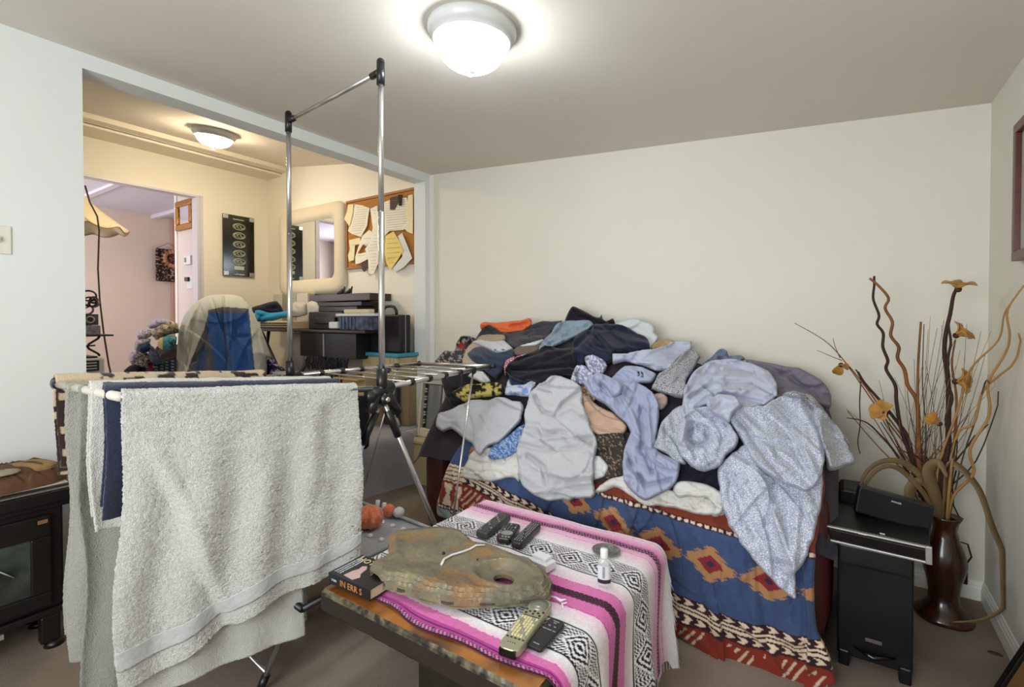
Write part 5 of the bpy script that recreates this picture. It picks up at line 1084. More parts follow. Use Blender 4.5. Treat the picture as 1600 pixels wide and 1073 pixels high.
for a in (.004, .185):
    G().prism([(0, 0), (.036, 0), (.036, .06), (0, .085)], 2.195, 2.225, Matrix.Rotation(PI/2, 4, 'X') @ Matrix.Translation((0, 0, 0))).add([], [])
    bx('foot', cab, a, a+.036, 2.20, 2.24, 0, .06, t, bevel=.006); bx('foot', cab, a, a+.036, 2.55, 2.59, 0, .06, t, bevel=.006)
g = G().tube([(.05, 2.2, .085), (.11, 2.185, .07), (.175, 2.2, .085)], [.003, .012, .003], 12); g.out('port_lip', mat('gloss_black', '0b0b0e', rough=.12), t)
bx('badge', mat('dull_badge', '5d4f50', rough=.4), .085, .135, 2.183, 2.19, .125, .137, t, bevel=.001)
t = thing('disc_player', 'wide black audio unit with silver trim lying on top of the subwoofer', 'audio player', (.1, 2.4, .46))
M = Matrix.Translation((-.06, 2.21, .458)) @ Matrix.Rotation(math.radians(-6), 4, 'Z') @ Matrix.Rotation(math.radians(-1), 4, 'Y')
def mb(nm, m, b, par, bev=.002, M=M): return G().box(*b, M).out(nm, m, par, smooth=False, bevel=bev)
mb('casing', cab, (.006, .325, 0, .33, .004, .052), t); mb('front_panel', mat('gloss_black'), (.012, .312, -.010, 0, .010, .046), t)
mb('trim_strip', silver, (.004, .318, -.014, .004, .052, .058), t); mb('trim_strip', silver, (-.004, .325, -.014, 0, .0, .008), t); mb('trim_strip', silver, (.312, .33, -.016, 0, .0, .06), t); mb('trim_strip', silver, (-.006, .002, -.014, 0, 0, .018), t)
rndm = random.Random(4)
for i in range(14): mb('control_key', silver, (.09+.011*i, .095+.011*i, .012, .017, .052, .0545), t, .0005)
mb('logo_plate', mat('print_white'), (.125, .15, -.0155, -.014, .053, .057), t, .0003); mb('jog_key', mat('print_white'), (.185, .20, .035, .040, .052, .055), t, .0005)
t = thing('centre_speaker', 'black horizontal speaker tilted on top of the audio unit', 'speaker', (.17, 2.42, .52))
M2 = Matrix.Translation((.055, 2.385, .527)) @ Matrix.Rotation(math.radians(2), 4, 'Z') @ Matrix.Rotation(math.radians(-11), 4, 'X') @ Matrix.Rotation(math.radians(9), 4, 'Y')
G().box(0, .235, 0, .12, 0, .105, M2).out('cabinet', cab, t, smooth=False, bevel=.006); G().box(.006, .229, -.008, 0, .006, .098, M2).out('grille', grille, t, smooth=False, bevel=.004)
text('logo', 'POWER', .009, M2 @ Matrix.Translation((.105, -.0085, .078)) @ Matrix.Rotation(PI/2, 4, 'X'), mat('logo_white', 'd9d9d9', rough=.3), t)
t = thing('satellite_speaker', 'small black speaker lying behind the tilted one, beside the sofa arm', 'speaker', (.04, 2.62, .46))
G().box(-.0, .11, 2.56, 2.74, .461, .56).out('cabinet', mat('dark_brown_black', '1a1214', rough=.5), t, smooth=False, bevel=.02); G().box(.008, .10, 2.552, 2.56, .475, .55).out('grille', grille, t, smooth=False, bevel=.004)
t = thing('wooden_stand', 'dark wooden stand holding the small satellite speaker behind the subwoofer', 'stand', (.05, 2.66, 0)); G().box(.0, .10, 2.61, 2.74, 0, .459).out('stand_body', mat('dark_brown_black'), t, smooth=False, bevel=.01)

# vase and dried arrangement
vc0 = (.385, 2.80, 0)
t = thing('floor_vase', 'tall brown glazed floor vase with a flared foot in the corner', 'vase', vc0)
G().lathe([(.098, 0), (.104, .006), (.100, .02), (.075, .045), (.055, .075), (.052, .11), (.062, .17), (.076, .225), (.078, .25), (.066, .30), (.048, .35), (.040, .385), (.043, .41), (.056, .435), (.060, .445), (.055, .447), (.038, .42), (.034, .38)], n=48, wob=lambda q, z: .03*math.sin(q*5)).out('vase_body', mat('brown_glaze', '2a130a', rough=.22, coat=.4, var=(9, '4a2412', .8)), t, world=False)
t = thing('dried_arrangement', 'dried twisted branches and reeds with tan flowers standing in the brown vase', 'dried flowers', (vc0[0], vc0[1], .40))
mouth = np.array([vc0[0], vc0[1], .40])
dkb = mat('dark_branch', '33190f', rough=.7, bump=(90, .8, .004)); orb = mat('orange_reed', '8a5527', rough=.55, var=(8, '5c3416', .8)); tnb = mat('tan_reed', 'a37a48', rough=.55); grs = mat('dry_grass', '4c3a2c', rough=.8)
def path(pts, Ya, Yb, mouth_in=True, wig=0, k=5):
    p3 = []; n = len(pts)
    for i, (x, y) in enumerate(pts): f = i/(n-1); p3.append(P(x, y, Y=Ya+(Yb-Ya)*f))
    if mouth_in: p3 = [mouth+np.array([(p3[0][0]-mouth[0])*.12, 0, -.02])]+p3
    out_ = []
    n = len(p3)
    for i in range(n-1):
        p0, p1, p2, q3 = p3[max(0, i-1)], p3[i], p3[i+1], p3[min(n-1, i+2)]
        for j in range(k): s = j/k; out_.append(.5*((2*p1)+(-p0+p2)*s+(2*p0-5*p1+4*p2-q3)*s*s+(-p0+3*p1-3*p2+q3)*s**3))
    out_.append(p3[-1]); out_ = [np.array([min(p[0], XR-.012), min(p[1], YB-.012), p[2]]) for p in out_]; return out_
def branch(nm, pts, r0, r1, m, Ya=2.79, Yb=2.72, par=None, n=7, **k):
    pp = path(pts, Ya, Yb, **k); N_ = len(pp); return G().tube(pp, [r0+(r1-r0)*i/(N_-1) for i in range(N_)], n).out(nm, m, par or t), pp
S1 = lambda p: cr(1220, 400, 2.824, p)
branch('curly_branch', S1([(600, 960), (565, 860), (530, 760), (510, 640), (505, 570), (465, 500), (472, 460), (450, 400), (452, 340), (425, 300), (433, 260), (408, 190), (412, 130), (412, 88)]), .0085, .0045, dkb)
branch('curly_branch', S1([(620, 960), (608, 780), (600, 640), (560, 570), (545, 500), (515, 450), (520, 400), (485, 350), (492, 290), (460, 230), (475, 185), (430, 130), (392, 98)]), .009, .0048, orb, Yb=2.66)
br, pm = branch('flower_stem', S1([(715, 960), (735, 860), (740, 640), (735, 520), (722, 430), (728, 340), (748, 250), (760, 180), (772, 150)]), .011, .006, dkb)
branch('flower_stem', S1([(700, 960), (745, 840), (730, 720), (755, 630), (738, 560), (738, 450), (750, 380), (738, 300)]), .008, .004, dkb)
branch('flower_stem', S1([(600, 960), (560, 800), (505, 720), (440, 640), (370, 560), (340, 510)]), .009, .005, dkb, Yb=2.78)
branch('twig', S1([(330, 500), (352, 540), (348, 640), (350, 740), (340, 820), (350, 872)]), .003, .0018, dkb, Ya=2.78, Yb=2.78, mouth_in=False)
branch('twig', S1([(520, 890), (430, 780), (370, 730), (290, 713)]), .006, .0018, dkb)
branch('reed', S1([(590, 900), (440, 690), (350, 560), (270, 450), (190, 370), (60, 295)]), .004, .0015, orb)
branch('reed', S1([(270, 460), (230, 445), (160, 415)]), .0022, .0012, orb, mouth_in=False, Ya=2.74); branch('reed', S1([(262, 450), (240, 400), (230, 362)]), .0022, .001, orb, mouth_in=False, Ya=2.74)
branch('reed', S1([(600, 900), (420, 640), (330, 520), (285, 470)]), .004, .003, orb, Yb=2.74)
branch('reed', S1([(612, 960), (605, 700), (605, 500), (618, 290)]), .007, .004, orb); branch('reed', S1([(640, 960), (640, 760), (625, 560), (632, 300)]), .0035, .0016, grs)
branch('reed', S1([(760, 1060), (850, 960), (835, 850), (920, 700), (915, 560), (990, 430), (1010, 350), (1000, 240), (1072, 130)]), .0065, .003, tnb, Yb=2.45)
branch('reed', S1([(770, 810), (850, 740), (890, 600), (960, 530), (1020, 480), (1058, 400), (1050, 340)]), .0055, .003, tnb, Ya=2.74, Yb=2.5)
branch('reed', S1([(800, 900), (860, 720), (900, 560), (920, 560)]), .003, .002, grs, Yb=2.55)
branch('reed', S1([(690, 960), (780, 680), (820, 540), (860, 470), (960, 370), (985, 260), (1018, 203)]), .0055, .0025, tnb, Yb=2.5)
branch('reed', S1([(760, 900), (775, 640), (755, 480), (770, 370)]), .006, .003, orb)
rg = random.Random(8)
for i in range(46):   # fine grasses
    x0_ = 1440+rg.uniform(-18, 30); x1_ = 1440+rg.gauss(8, 55); y1_ = rg.uniform(490, 690); bend = rg.uniform(-18, 18)
    branch('grass_stalk', [(x0_, 760), ((x0_*.5+x1_*.5)+bend, (760+y1_)/2), (x1_, y1_)], .0016, .0007, rg.choice((grs, grs, orb, tnb)), Ya=2.80, Yb=rg.uniform(2.7, 2.95), n=4, k=4)
for i in range(18):
    x0_ = 1455+rg.uniform(-14, 22); x1_ = 1462+rg.gauss(0, 60); y1_ = rg.uniform(610, 720)
    branch('twig', [(x0_, 775), ((x0_+x1_)/2+rg.uniform(-10, 10), 720), (x1_, y1_)], .004, .002, rg.choice((dkb, dkb, orb)), Ya=2.80, Yb=rg.uniform(2.7, 2.9), n=5, k=4)
leafm = mat('dry_leaf', '76603e', rough=.6, var=(10, '5f4a30', .8))
def blade(pts, w, Ya, Yb, up, nm='strap_leaf', mouth_in=True):
    pp = path(pts, Ya, Yb, mouth_in=mouth_in, k=8); V = []; F = []; n = len(pp); up = np.array(up, float)
    for i, p in enumerate(pp):
        f = i/(n-1); w_ = w*1.15; d = pp[min(n-1, i+1)]-pp[max(0, i-1)]; s = np.cross(d, up); s /= (np.linalg.norm(s)+1e-9); ww_ = w_*(.55+.45*math.sin(PI*min(1, f*1.15+.1)))*(1-max(0, f-.8)*3.6)
        V += [p-s*ww_, p-up*.002, p+s*ww_]
    for i in range(n-1):
        for j in range(2): k_ = 3*i+j; F.append((k_, k_+1, k_+4, k_+3))
    o = mesh(nm, V, F, leafm, t); o.modifiers.new('t', 'SOLIDIFY').thickness = .002; return o
blade([(1458, 775), (1440, 745), (1410, 722), (1375, 722), (1350, 745), (1340, 790)], .012, 2.78, 2.62, (.3, -.9, .2))
blade([(1455, 790), (1435, 760), (1400, 730), (1370, 735), (1345, 770), (1342, 800)], .009, 2.76, 2.6, (.3, -.9, .2))
blade([(1425, 790), (1422, 765), (1440, 752), (1455, 770)], .02, 2.7, 2.76, (.5, -.8, .3), mouth_in=False)
blade([(1478, 770), (1482, 728), (1500, 730), (1530, 765), (1550, 820), (1570, 870), (1580, 915), (1568, 950), (1535, 968), (1490, 972)], .013, 2.78, 2.66, (.6, -.7, .2))
blade([(1460, 770), (1450, 735), (1466, 722), (1480, 745)], .02, 2.76, 2.72, (.2, -.9, .3))
# flowers: cupped petals
pet = mat('tan_petal', 'b5812c', rough=.6, sheen=.2, var=(14, '8f5f1e', .6)); cal = mat('calyx', '3c2416', rough=.8)
def flower(px, py, Y, r, axis, npet=5, open_=.7, spin=0, par=None):
    c0 = P(px, py, Y=Y); f = cal_ = G().sphere(c0, r*.22, n=10, k=6).out('flower_head', cal, t)
    az = Vector(axis).normalized(); axx = az.orthogonal().normalized(); ay = az.cross(axx)
    for k in range(npet):
        a = spin+2*PI*k/npet+rg.uniform(-.15, .15); dr = axx*math.cos(a)+ay*math.sin(a); sdv = az.cross(dr); V = []; F = []; nu, nv = 7, 5; oo = open_+rg.uniform(-.15, .15)
        for i in range(nu):
            f1 = i/(nu-1); ph = oo*(1-.25*f1)+.5*f1*oo
            ctr = Vector(c0)+dr*(r*f1*math.sin(oo*1.25)*(1+.1*f1))+az*(r*f1*math.cos(oo*1.25)+r*.18*math.sin(PI*f1))
            w = r*.46*math.sin(PI*min(1, .10+.86*f1))**.8
            for j in range(nv): s = (j/(nv-1)-.5)*2; V.append(ctr+sdv*(w*s)+az*(abs(s)**2*w*.45)-dr*(0))
        for i in range(nu-1):
            for j in range(nv-1): q_ = i*nv+j; F.append((q_, q_+1, q_+nv+1, q_+nv))
        o = mesh('petal', [tuple(v) for v in V], F, pet, f); o.modifiers.new('t', 'SOLIDIFY').thickness = .0018
flower(1497, 452, 2.72, .058, (.0, -.15, 1), 5, 1.0)
flower(1494, 524, 2.73, .055, (.75, -.25, .55), 5, .75, .5)
flower(1493, 596, 2.74, .058, (.8, -.35, .1), 5, .85, .9)
flower(1383, 646, 2.74, .058, (-.5, -.5, .35), 5, .8, .3)
flower(1468, 662, 2.74, .050, (-.8, -.3, .55), 4, .5, .2)
flower(1314, 570, 2.74, .050, (-.1, -.5, -.5), 2, 1.05, 2.1); 
# cable with adapter behind the vase
t = thing('power_adapter', 'black power adapter dangling on its cable behind the brown vase', 'adapter', (.47, 3.0, .2))
p = P(1503, 903, Y=2.98); G().box(p[0]-.022, p[0]+.028, 3.025, 3.0655, p[2]-.045, p[2]+.035).out('adapter_body', mat('black_plastic'), t, smooth=False, bevel=.004)
pp = [P(x, y, Y=3.045) for x, y in [(1505, 888), (1518, 870), (1512, 850), (1495, 845), (1480, 850)]]; G().tube(pp, .0035, 8).out('cable', mat('black_plastic'), t)
pp = [P(x, y, Y=3.045) for x, y in [(1501, 888), (1500, 850), (1495, 830), (1500, 810), (1490, 790), (1488, 760), (1494, 735)]]; G().tube(pp, .0028, 8).out('cable', mat('black_plastic'), t)
g = []
for k in range(3): g += [(.425+.02*math.cos(a), 3.045-.004*k, .22-.012*k+.014*math.sin(a)) for a in [i*2*PI/10 for i in range(10)]]
G().tube(g, .0025, 6).out('coiled_cable', mat('black_plastic'), t)
p = P(1566, 1023, Z=.003); o = G().lathe([(.018, 0), (.016, .002), (.004, .003), (.001, .003)], (p[0]-.02, p[1], 0), 24, sx=1.3, sy=.8).out('coaster_disc', mat('rust_disc', '4a3a30', rough=.8)); tag(o, 'small dark brown oval lying on the carpet near the right wall', 'disc')
# ================================================================ ELECTRIC STOVE, LEFT
sb = mat('stove_black', '14100f', rough=.38, bump=(200, .15, .001)); sx = -2.60
t = thing('electric_stove', 'black electric fireplace stove with a glass door against the left wall', 'stove', (-2.74, .2, 0))
G().box(-2.87, sx, -.22, .615, .15, .555).out('stove_body', sb, t, smooth=False, bevel=.008)
G().box(-2.885, -2.565, -.27, .672, .575, .622).out('stove_top', sb, t, smooth=False, bevel=.006); G().box(-2.875, -2.58, -.25, .65, .553, .576).out('top_moulding', sb, t, smooth=False, bevel=.006)
G().box(-2.88, -2.585, -.24, .635, .125, .152).out('base_moulding', sb, t, smooth=False, bevel=.006)
for b in ((sx, sx+.018, -.16, .575, .445, .53), (sx, sx+.018, -.16, .575, .17, .225), (sx, sx+.018, .515, .575, .225, .445), (sx, sx+.018, -.16, -.10, .225, .445)): G().box(*b).out('door_rail', sb, t, smooth=False, bevel=.005)
G().box(sx+.001, sx+.006, -.10, .515, .225, .445).out('door_glass', mat('stove_glass', '4e5a50', rough=.12, var=(5, '1c201d', .9), spec=.7), t, smooth=False)
G().box(sx+.001, sx+.022, .02, .40, .232, .236).out('glass_bar', silver, t, smooth=False)
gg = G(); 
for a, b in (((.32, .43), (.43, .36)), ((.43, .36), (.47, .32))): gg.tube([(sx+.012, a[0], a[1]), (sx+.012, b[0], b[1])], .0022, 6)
gg.out('glass_line', mat('pale_line', 'aab5a8', rough=.2), t)  # thin pale bent line on the door glass
G().box(sx, sx+.01, -.1, .44, .100, .118).out('silver_strip', mat('strip_grey', '8d8c88', rough=.4), t, smooth=False)
G().box(sx+.018, sx+.024, .535, .565, .500, .515).out('badge', mat('copper_badge', 'a07650', rough=.4, metal=.4), t, smooth=False, bevel=.002)
for y in (.57, -.2):
    for x in (-2.85, -2.63): G().prism([(x, y-.03), (x+.045, y-.03), (x+.045, y+.03), (x, y+.03)], .02, .126).out('leg', sb, t, smooth=False, bevel=.006); G().lathe([(.032, 0), (.030, .012), (.022, .022)], (x+.03, y+(.012 if y > 0 else -.012), 0), 16).out('foot', sb, t)
for k in range(3):
    o = bx('magazine', mat(('mag_grey', 'mag_dark', 'mag_white')[k], ('77716a', '2c2522', 'b9b6ae')[k], rough=.35), -2.84+.01*k, -2.575-.012*k, .20+.02*k, .655-.012*k, .6235+.0065*k, .629+.0065*k, None, bevel=.001)
    tag(o, ('lowest magazine of the stack on the stove top', 'middle dark magazine of the stack on the stove top', 'upper pale magazine under the brown jacket on the stove')[k], 'magazine', 'magazines on the stove')
# brown jacket lying folded
def mound(name, label, cat, m, c, rx, ry, h, seed, ang=20, L=.05, amp=.012, z0=None, parent=None, colf=None, n=90, pw=2.6, flatb=True, kind=None):
    u = np.linspace(-1, 1, n); U, V_ = np.meshgrid(u, u); U = U.ravel(); V_ = V_.ravel()
    r = np.maximum(np.abs(U), np.abs(V_)); a = np.arctan2(V_, U); q = (np.abs(np.cos(a))**pw+np.abs(np.sin(a))**pw)**(-1/pw); q *= 1+.10*(fbm(np.cos(a)*1.7+seed, np.sin(a)*1.7, seed)-.5)*2
    x = r*q*np.cos(a)*rx; y = r*q*np.sin(a)*ry; e = np.sqrt(np.clip(1-r**3.2, 0, 1))
    z = h*e*(.8+.4*fbm(x/rx*1.5+3, y/ry*1.5, seed+2))+amp*2*(wrinkle(x, y, ang, L, seed)-.4)*e
    V = np.stack([x+c[0], y+c[1], np.maximum(z, 0)+c[2]], 1); V2 = V.copy(); V2[:, 2] = c[2]; N_ = n*n
    jj, ii = np.meshgrid(np.arange(n-1), np.arange(n-1), indexing='ij'); q0 = (jj*n+ii).ravel(); F = np.stack([q0, q0+1, q0+1+n, q0+n], 1)
    col = None
    if colf: col = colf(V); 
    o = mesh(name, V, F, m, parent, col=col)
    if parent is None: tag(o, label, cat)
    if kind: o['kind'] = kind
    return o
mound('brown_jacket', 'brown leather-look jacket folded on top of the stove', 'jacket', mat('brown_jacket', '6e4c33', rough=.55, var=(7, '4a3122', .8)), (-2.71, .37, .644), .13, .29, .085, 91, 70, .035, .022)
mound('tan_cloth', 'tan folded cloth on the brown jacket, at the right', 'cloth', mat('tan_leather', '97784a', rough=.6, var=(9, '6d5433', .6)), (-2.69, .52, .70), .07, .10, .026, 92, 60, .04, .008)
o = mound('olive_pouch', 'flat olive pouch on the brown jacket at the picture edge', 'pouch', mat('olive_cloth', '9a9478', rough=.6), (-2.645, .43, .715), .06, .075, .014, 93, 60, .05, .002)

# ================================================================ BY THE STEP
t = thing('cream_step_box', 'cream box against the wall at the right end of the carpeted step', 'box', (-2.74, 2.86, 0))
crm = mat('cream_box', 'c4b58f', rough=.5); G().box(-2.835, -2.56, 2.76, 3.04, 0, .315).out('box_body', crm, t, smooth=False, bevel=.006); G().box(-2.842, -2.552, 2.752, 3.045, .317, .345).out('box_lid', crm, t, smooth=False, bevel=.006)
t = thing('panel_heater', 'cream framed electric heater with a grey reflector standing on the cream box', 'heater', (-2.72, 2.92, .346))
M = Matrix.Translation((-2.86, 2.86, .347)) @ Matrix.Rotation(math.radians(-6), 4, 'X')
cf = mat('heater_cream', 'd2cbb6', rough=.45)
for b in ((0, .025, 0, .07, 0, .46), (.245, .27, 0, .07, 0, .46), (.025, .245, 0, .07, 0, .07), (.025, .245, 0, .07, .43, .46)): G().box(*b, M).out('heater_frame', cf, t, smooth=False, bevel=.006)
G().box(.02, .25, .035, .06, .06, .44, M).out('back_panel', mat('dark_louvre', '34353a', rough=.4), t, smooth=False)
V = []; F = []
for i in range(13): a = PI*i/12; V += [tuple(M@Vector((.14-.075*math.cos(a), .034-.026*math.sin(a), z))) for z in (.075, .425)]
for i in range(12): F.append((2*i, 2*i+2, 2*i+3, 2*i+1))
mesh('reflector', V, F, mat('reflector_grey', '8d9294', rough=.3, metal=.6), t)
for i in range(16): G().box(.036, .052, .02, .034, .085+.021*i, .097+.021*i, M).out('louvre', cf if i % 3 else mat('dark_louvre'), t, smooth=False)
t = thing('fan_heater', 'dark panel with a pale curved edge leaning on the raised floor beside the wall', 'panel', (-3.14, 2.86, .4))
G().box(-3.24, -3.07, 2.84, 2.88, .40, .80).out('panel_body', mat('panel_dark', '35343a', rough=.4), t, smooth=False, bevel=.01); V = [(-3.07+.0, y, z) for y in (2.83, 2.885) for z in (.4, .8)]
G().tube([(-3.05-.07*math.sin(PI*i/10), 2.85, .41+.038*i) for i in range(11)], .012, 8).out('curved_edge', mat('pale_strip', 'b8b0a4', rough=.4), t); G().tube([(-3.16, 2.835, .54), (-3.15, 2.83, .60), (-3.17, 2.835, .66)], .004, 6).out('pull', mat('print_white'), t)
t = thing('cardboard_box', 'pale cardboard box on the raised floor behind the rack wing', 'box', (-3.2, 2.6, .4))
cb = mat('cardboard', 'b39a70', rough=.8); G().box(-3.62, -3.30, 2.70, 2.98, .401, .80).out('box_body', cb, t, smooth=False, bevel=.004); G().box(-3.62, -3.30, 2.62, 2.70, .79, .80).out('flap', cb, t, smooth=False); G().box(-3.63, -3.29, 2.69, 2.99, .60, .63).out('tape', mat('tape', 'cdbd97', rough=.3), t, smooth=False)
o = mound('black_bag', 'black bag hanging behind the drying rack hub', 'bag', cloth('black_cotton'), (-2.55, 2.05, .40), .14, .14, .25, 96, 80, .05, .01); bpy.data.objects.remove(o)
p = P(565, 650, Y=1.9); V = []
g = G().lathe([(.035, -.19), (.055, -.17), (.062, -.08), (.052, .05), (.045, .12)], (p[0], p[1], p[2]), 24, sx=1.1, sy=.5, wob=lambda q, z: .08*math.sin(3*q+z*20)); o = g.out('black_sock', cloth('black_cotton')); tag(o, 'black cloth hanging from the wing beside the rack hub', 'sock')

# ================================================================ ALCOVE: chair under a fleece, pile, desk
t = thing('office_chair', 'chair in the alcove hidden under a grey and blue fleece', 'chair', (-4.62, 2.24, .4))
cc = np.array(P(350, 560, t=4.45)); chb = mat('chair_dark', '1c1c1f', rough=.6)
G().lathe([(.20, .50), (.22, .52), (.22, .56), (.18, .58), (.01, .58)], (cc[0]-.1, cc[1]+.08, .4), 32).out('seat', chb, t); G().tube([(cc[0]-.1, cc[1]+.08, .48), (cc[0]-.1, cc[1]+.08, .9)], .03, 12).out('gas_post', chb, t)
for k in range(5): a = 2*PI*k/5; G().tube([(cc[0]-.1, cc[1]+.08, .48), (cc[0]-.1+.28*math.cos(a), cc[1]+.08+.28*math.sin(a), .45)], .018, 8).out('leg', chb, t); G().sphere((cc[0]-.1+.28*math.cos(a), cc[1]+.08+.28*math.sin(a), .428), .027, n=10, k=6).out('castor', chb, t)
# sheets shaped on a rounded body: pixel outline sets the silhouette, the body gives the depth
def drape(name, label, cat, m, pts, t0, bulge, th=.02, ang=90, L=16, amp=.01, seed=1, creases=(), colf=None, step=1.6, parent=None, edge=None, group=None):
    q, F, d, rim = poly_grid(pts, step); x, y = q[:, 0], q[:, 1]; D = d.max(); f = np.sqrt(np.clip(1-(1-np.clip(d/(edge or D), 0, 1))**2, 0, 1))
    off = bulge*f+amp*2*(wrinkle(x, y, ang, L, seed)-.45)*np.clip(d/3, 0, 1)
    off += strokes(q, d, ang, L, amp*.9, seed)*np.clip(d/3, 0, 1)
    for pl, wd, ht in creases:
        pl = np.array(pl, float); best = np.full(len(x), 1e9)
        for a, b in zip(pl[:-1], pl[1:]): dd = b-a; tt = np.clip(((q-a)@dd)/(dd@dd+1e-9), 0, 1); best = np.minimum(best, ((q-a-tt[:, None]*dd)**2).sum(1))
        off += ht*np.exp(-best/(wd*wd))
    r = rays(x, y); P0 = cO+r*t0; top = P0-r*off[:, None]/np.linalg.norm(r, axis=1)[:, None]; bot = P0+r*(.35*bulge*f+.012)[:, None]
    V, FF = shell(top, bot, F, rim); col = None
    if colf is not None: c_ = colf(x, y); col = np.concatenate([c_, c_])
    o = mesh(name, V, FF, m, parent, col=col)
    if parent is None: tag(o, label, cat, group)
    return o
E8 = lambda p: cr(180, 440, 5.926, p)
def fleece(x, y):
    X = (x-180)*5.926; Y = (y-440)*5.926; c = np.tile(np.array(lin('b4b6ac')), (len(x), 1))
    rl = np.interp(Y, [240, 300, 450, 560, 760, 900], [860, 862, 820, 770, 690, 640]); rr_ = np.interp(Y, [240, 900], [1236, 1300])
    ins = (Y > np.interp(X, [860, 1000, 1236], [262, 232, 250])) & (X > rl) & (X < rr_); c[ins] = np.array(lin('4d4f54'))
    bl = np.interp(Y, [285, 450, 560, 760, 880], [862, 850, 880, 920, 930]); br_ = np.interp(Y, [285, 640, 880], [1238, 1262, 1296])
    c[(Y > 284) & (X > bl) & (X < br_) & ins] = np.array(lin('1d4e8f'))
    c[(Y > 620) & (np.abs(X-(830-(Y-620)*.25)) < 38) & ins] = np.array(lin('2a4673')); c[(Y > 850) & (X > 1290)] = np.array(lin('45474a')); return c
drape('fleece_jacket', 'grey, slate and royal blue fleece jacket draped over the alcove chair', 'jacket', mat('fleece_cloth', rough=.92, vcol=True, sheen=.2, bump=(160, .4, .003)), E8([(548, 900), (560, 800), (575, 600), (590, 450), (640, 310), (720, 210), (820, 145), (900, 122), (1000, 118), (1100, 122), (1180, 150), (1250, 230), (1300, 330), (1360, 460), (1410, 600), (1440, 690), (1440, 705), (1405, 710), (1405, 800), (1400, 900), (1400, 960), (560, 960)]), 4.5, .24, ang=84, L=24, amp=.016, seed=97, colf=fleece, edge=26, step=1.0,
      creases=[(E8([(820, 150), (750, 300), (700, 500), (660, 800)]), 2.2, -.03), (E8([(890, 140), (920, 240), (1000, 480), (1030, 880)]), 2.2, -.02), (E8([(1000, 140), (1000, 400), (1035, 700), (1035, 880)]), 2, -.04), (E8([(740, 260), (640, 480), (600, 860)]), 2.5, .02)])
mc = mat('printed_cloth')
pl_ = [('black_clothes', 'black clothing at the foot of the sock pile left of the alcove chair', [(70, 840), (130, 780), (200, 760), (300, 780), (400, 740), (560, 700), (560, 960), (80, 960)], '17141d', None, .05, 4.48),
 ('striped_shirt', 'navy shirt with white and red stripes low in the pile by the alcove chair', [(255, 740), (320, 720), (440, 740), (560, 720), (560, 910), (300, 905), (285, 800)], '2b2f45', 'stripe', .07, 4.44),
 ('lilac_socks', 'pale lilac sock ball at the lower left of the alcove pile', [(120, 720), (130, 670), (180, 640), (220, 650), (240, 700), (200, 740), (160, 780)], 'b9aebb', 'sp', .07, 4.42),
 ('white_socks', 'white patterned sock ball above the lilac one in the alcove pile', [(200, 500), (215, 460), (270, 440), (330, 450), (340, 500), (280, 530), (210, 540)], 'c2bcc6', 'sp', .07, 4.40),
 ('grey_socks', 'grey-white socks in the middle of the alcove pile left edge', [(175, 620), (190, 550), (250, 520), (330, 530), (320, 570), (240, 600), (210, 650)], 'b8b2bd', 'sp', .07, 4.39),
 ('navy_socks', 'navy striped sock roll in the alcove pile', [(205, 640), (220, 590), (290, 560), (330, 580), (320, 640), (260, 665)], '25375c', 'st2', .07, 4.36),
 ('leopard_cloth', 'dark and cream flecked cloth in the lower alcove pile', [(170, 700), (220, 660), (300, 660), (330, 720), (270, 790), (200, 770)], '6c6460', 'sp2', .06, 4.37),
 ('slate_cloth', 'slate cloth hanging down the front of the alcove pile', [(310, 590), (350, 600), (420, 690), (440, 760), (330, 750), (310, 680)], '474b63', None, .06, 4.34),
 ('lavender_folded_top', 'folded lavender striped top crowning the alcove pile', [(300, 410), (330, 370), (400, 342), (470, 345), (510, 370), (480, 400), (380, 430), (320, 435)], '9a93b2', 'st2', .06, 4.42),
 ('khaki_socks', 'khaki and cream sock cluster at the top right of the alcove pile', [(330, 470), (420, 400), (520, 365), (580, 390), (590, 470), (500, 490), (430, 520), (380, 540)], '978a76', 'sp3', .08, 4.36),
 ('teal_print_cloth', 'cloth with a teal and yellow print beside the draped chair', [(390, 590), (410, 520), (500, 495), (570, 510), (560, 590), (490, 640), (420, 625)], '4c8a93', 'ty', .07, 4.32)]
def pcol(base, kind):
    b = np.array(lin(base))
    def f(x, y):
        c = np.tile(b, (len(x), 1))
        if kind == 'stripe': c[((y/3.2) % 1 < .38) & (np.hypot(x-232, (y-586)*.7) < 14)] = lin('c9c5cb'); c[(x > 232) & (x < 239)] = lin('7c2430'); c[(x > 240) & ((y/4.5+x*.04) % 1 < .2)] = lin('8fa0a4')
        if kind == 'sp': c[fbm(x/2, y/2, 5, 2) > .6] = lin('8d8496')
        if kind == 'sp2': c[fbm(x/1.6, y/1.6, 6, 2) > .55] = lin('b3a898'); c[fbm(x/1.6, y/1.6, 9, 2) > .62] = lin('26211f')
        if kind == 'sp3': c[fbm(x/3, y/3, 2, 2) > .6] = lin('c3b793'); c[fbm(x/3, y/3, 7, 2) > .66] = lin('4b3d38')
        if kind == 'st2': c[((y+x*.4)/3.0 % 1) < .35] = lin('c2bfd2') if base != '25375c' else lin('17213a')
        if kind == 'ty': c[x < 254] = lin('cbb774'); c[(x > 262) & (fbm(x/3, y/3, 2, 2) > .55)] = lin('1f4d59')
        return c
    return f
for nm, lab, pts, base, kind, bl, t0 in pl_: drape(nm, lab, 'clothes' if 'sock' not in nm else 'socks', mc, E8(pts), t0, bl, ang=30, L=7, amp=.010, seed=len(lab), colf=pcol(base, kind), step=1.5)
o = mound('clothes_heap', '', '', cloth('heap_cloth'), (-5.54, 2.11, .401), .20, .20, .60, 98, 60, .09, .02); tag(o, 'dark heap of clothes under the socks beside the alcove chair', 'clothes'); o['kind'] = 'stuff'
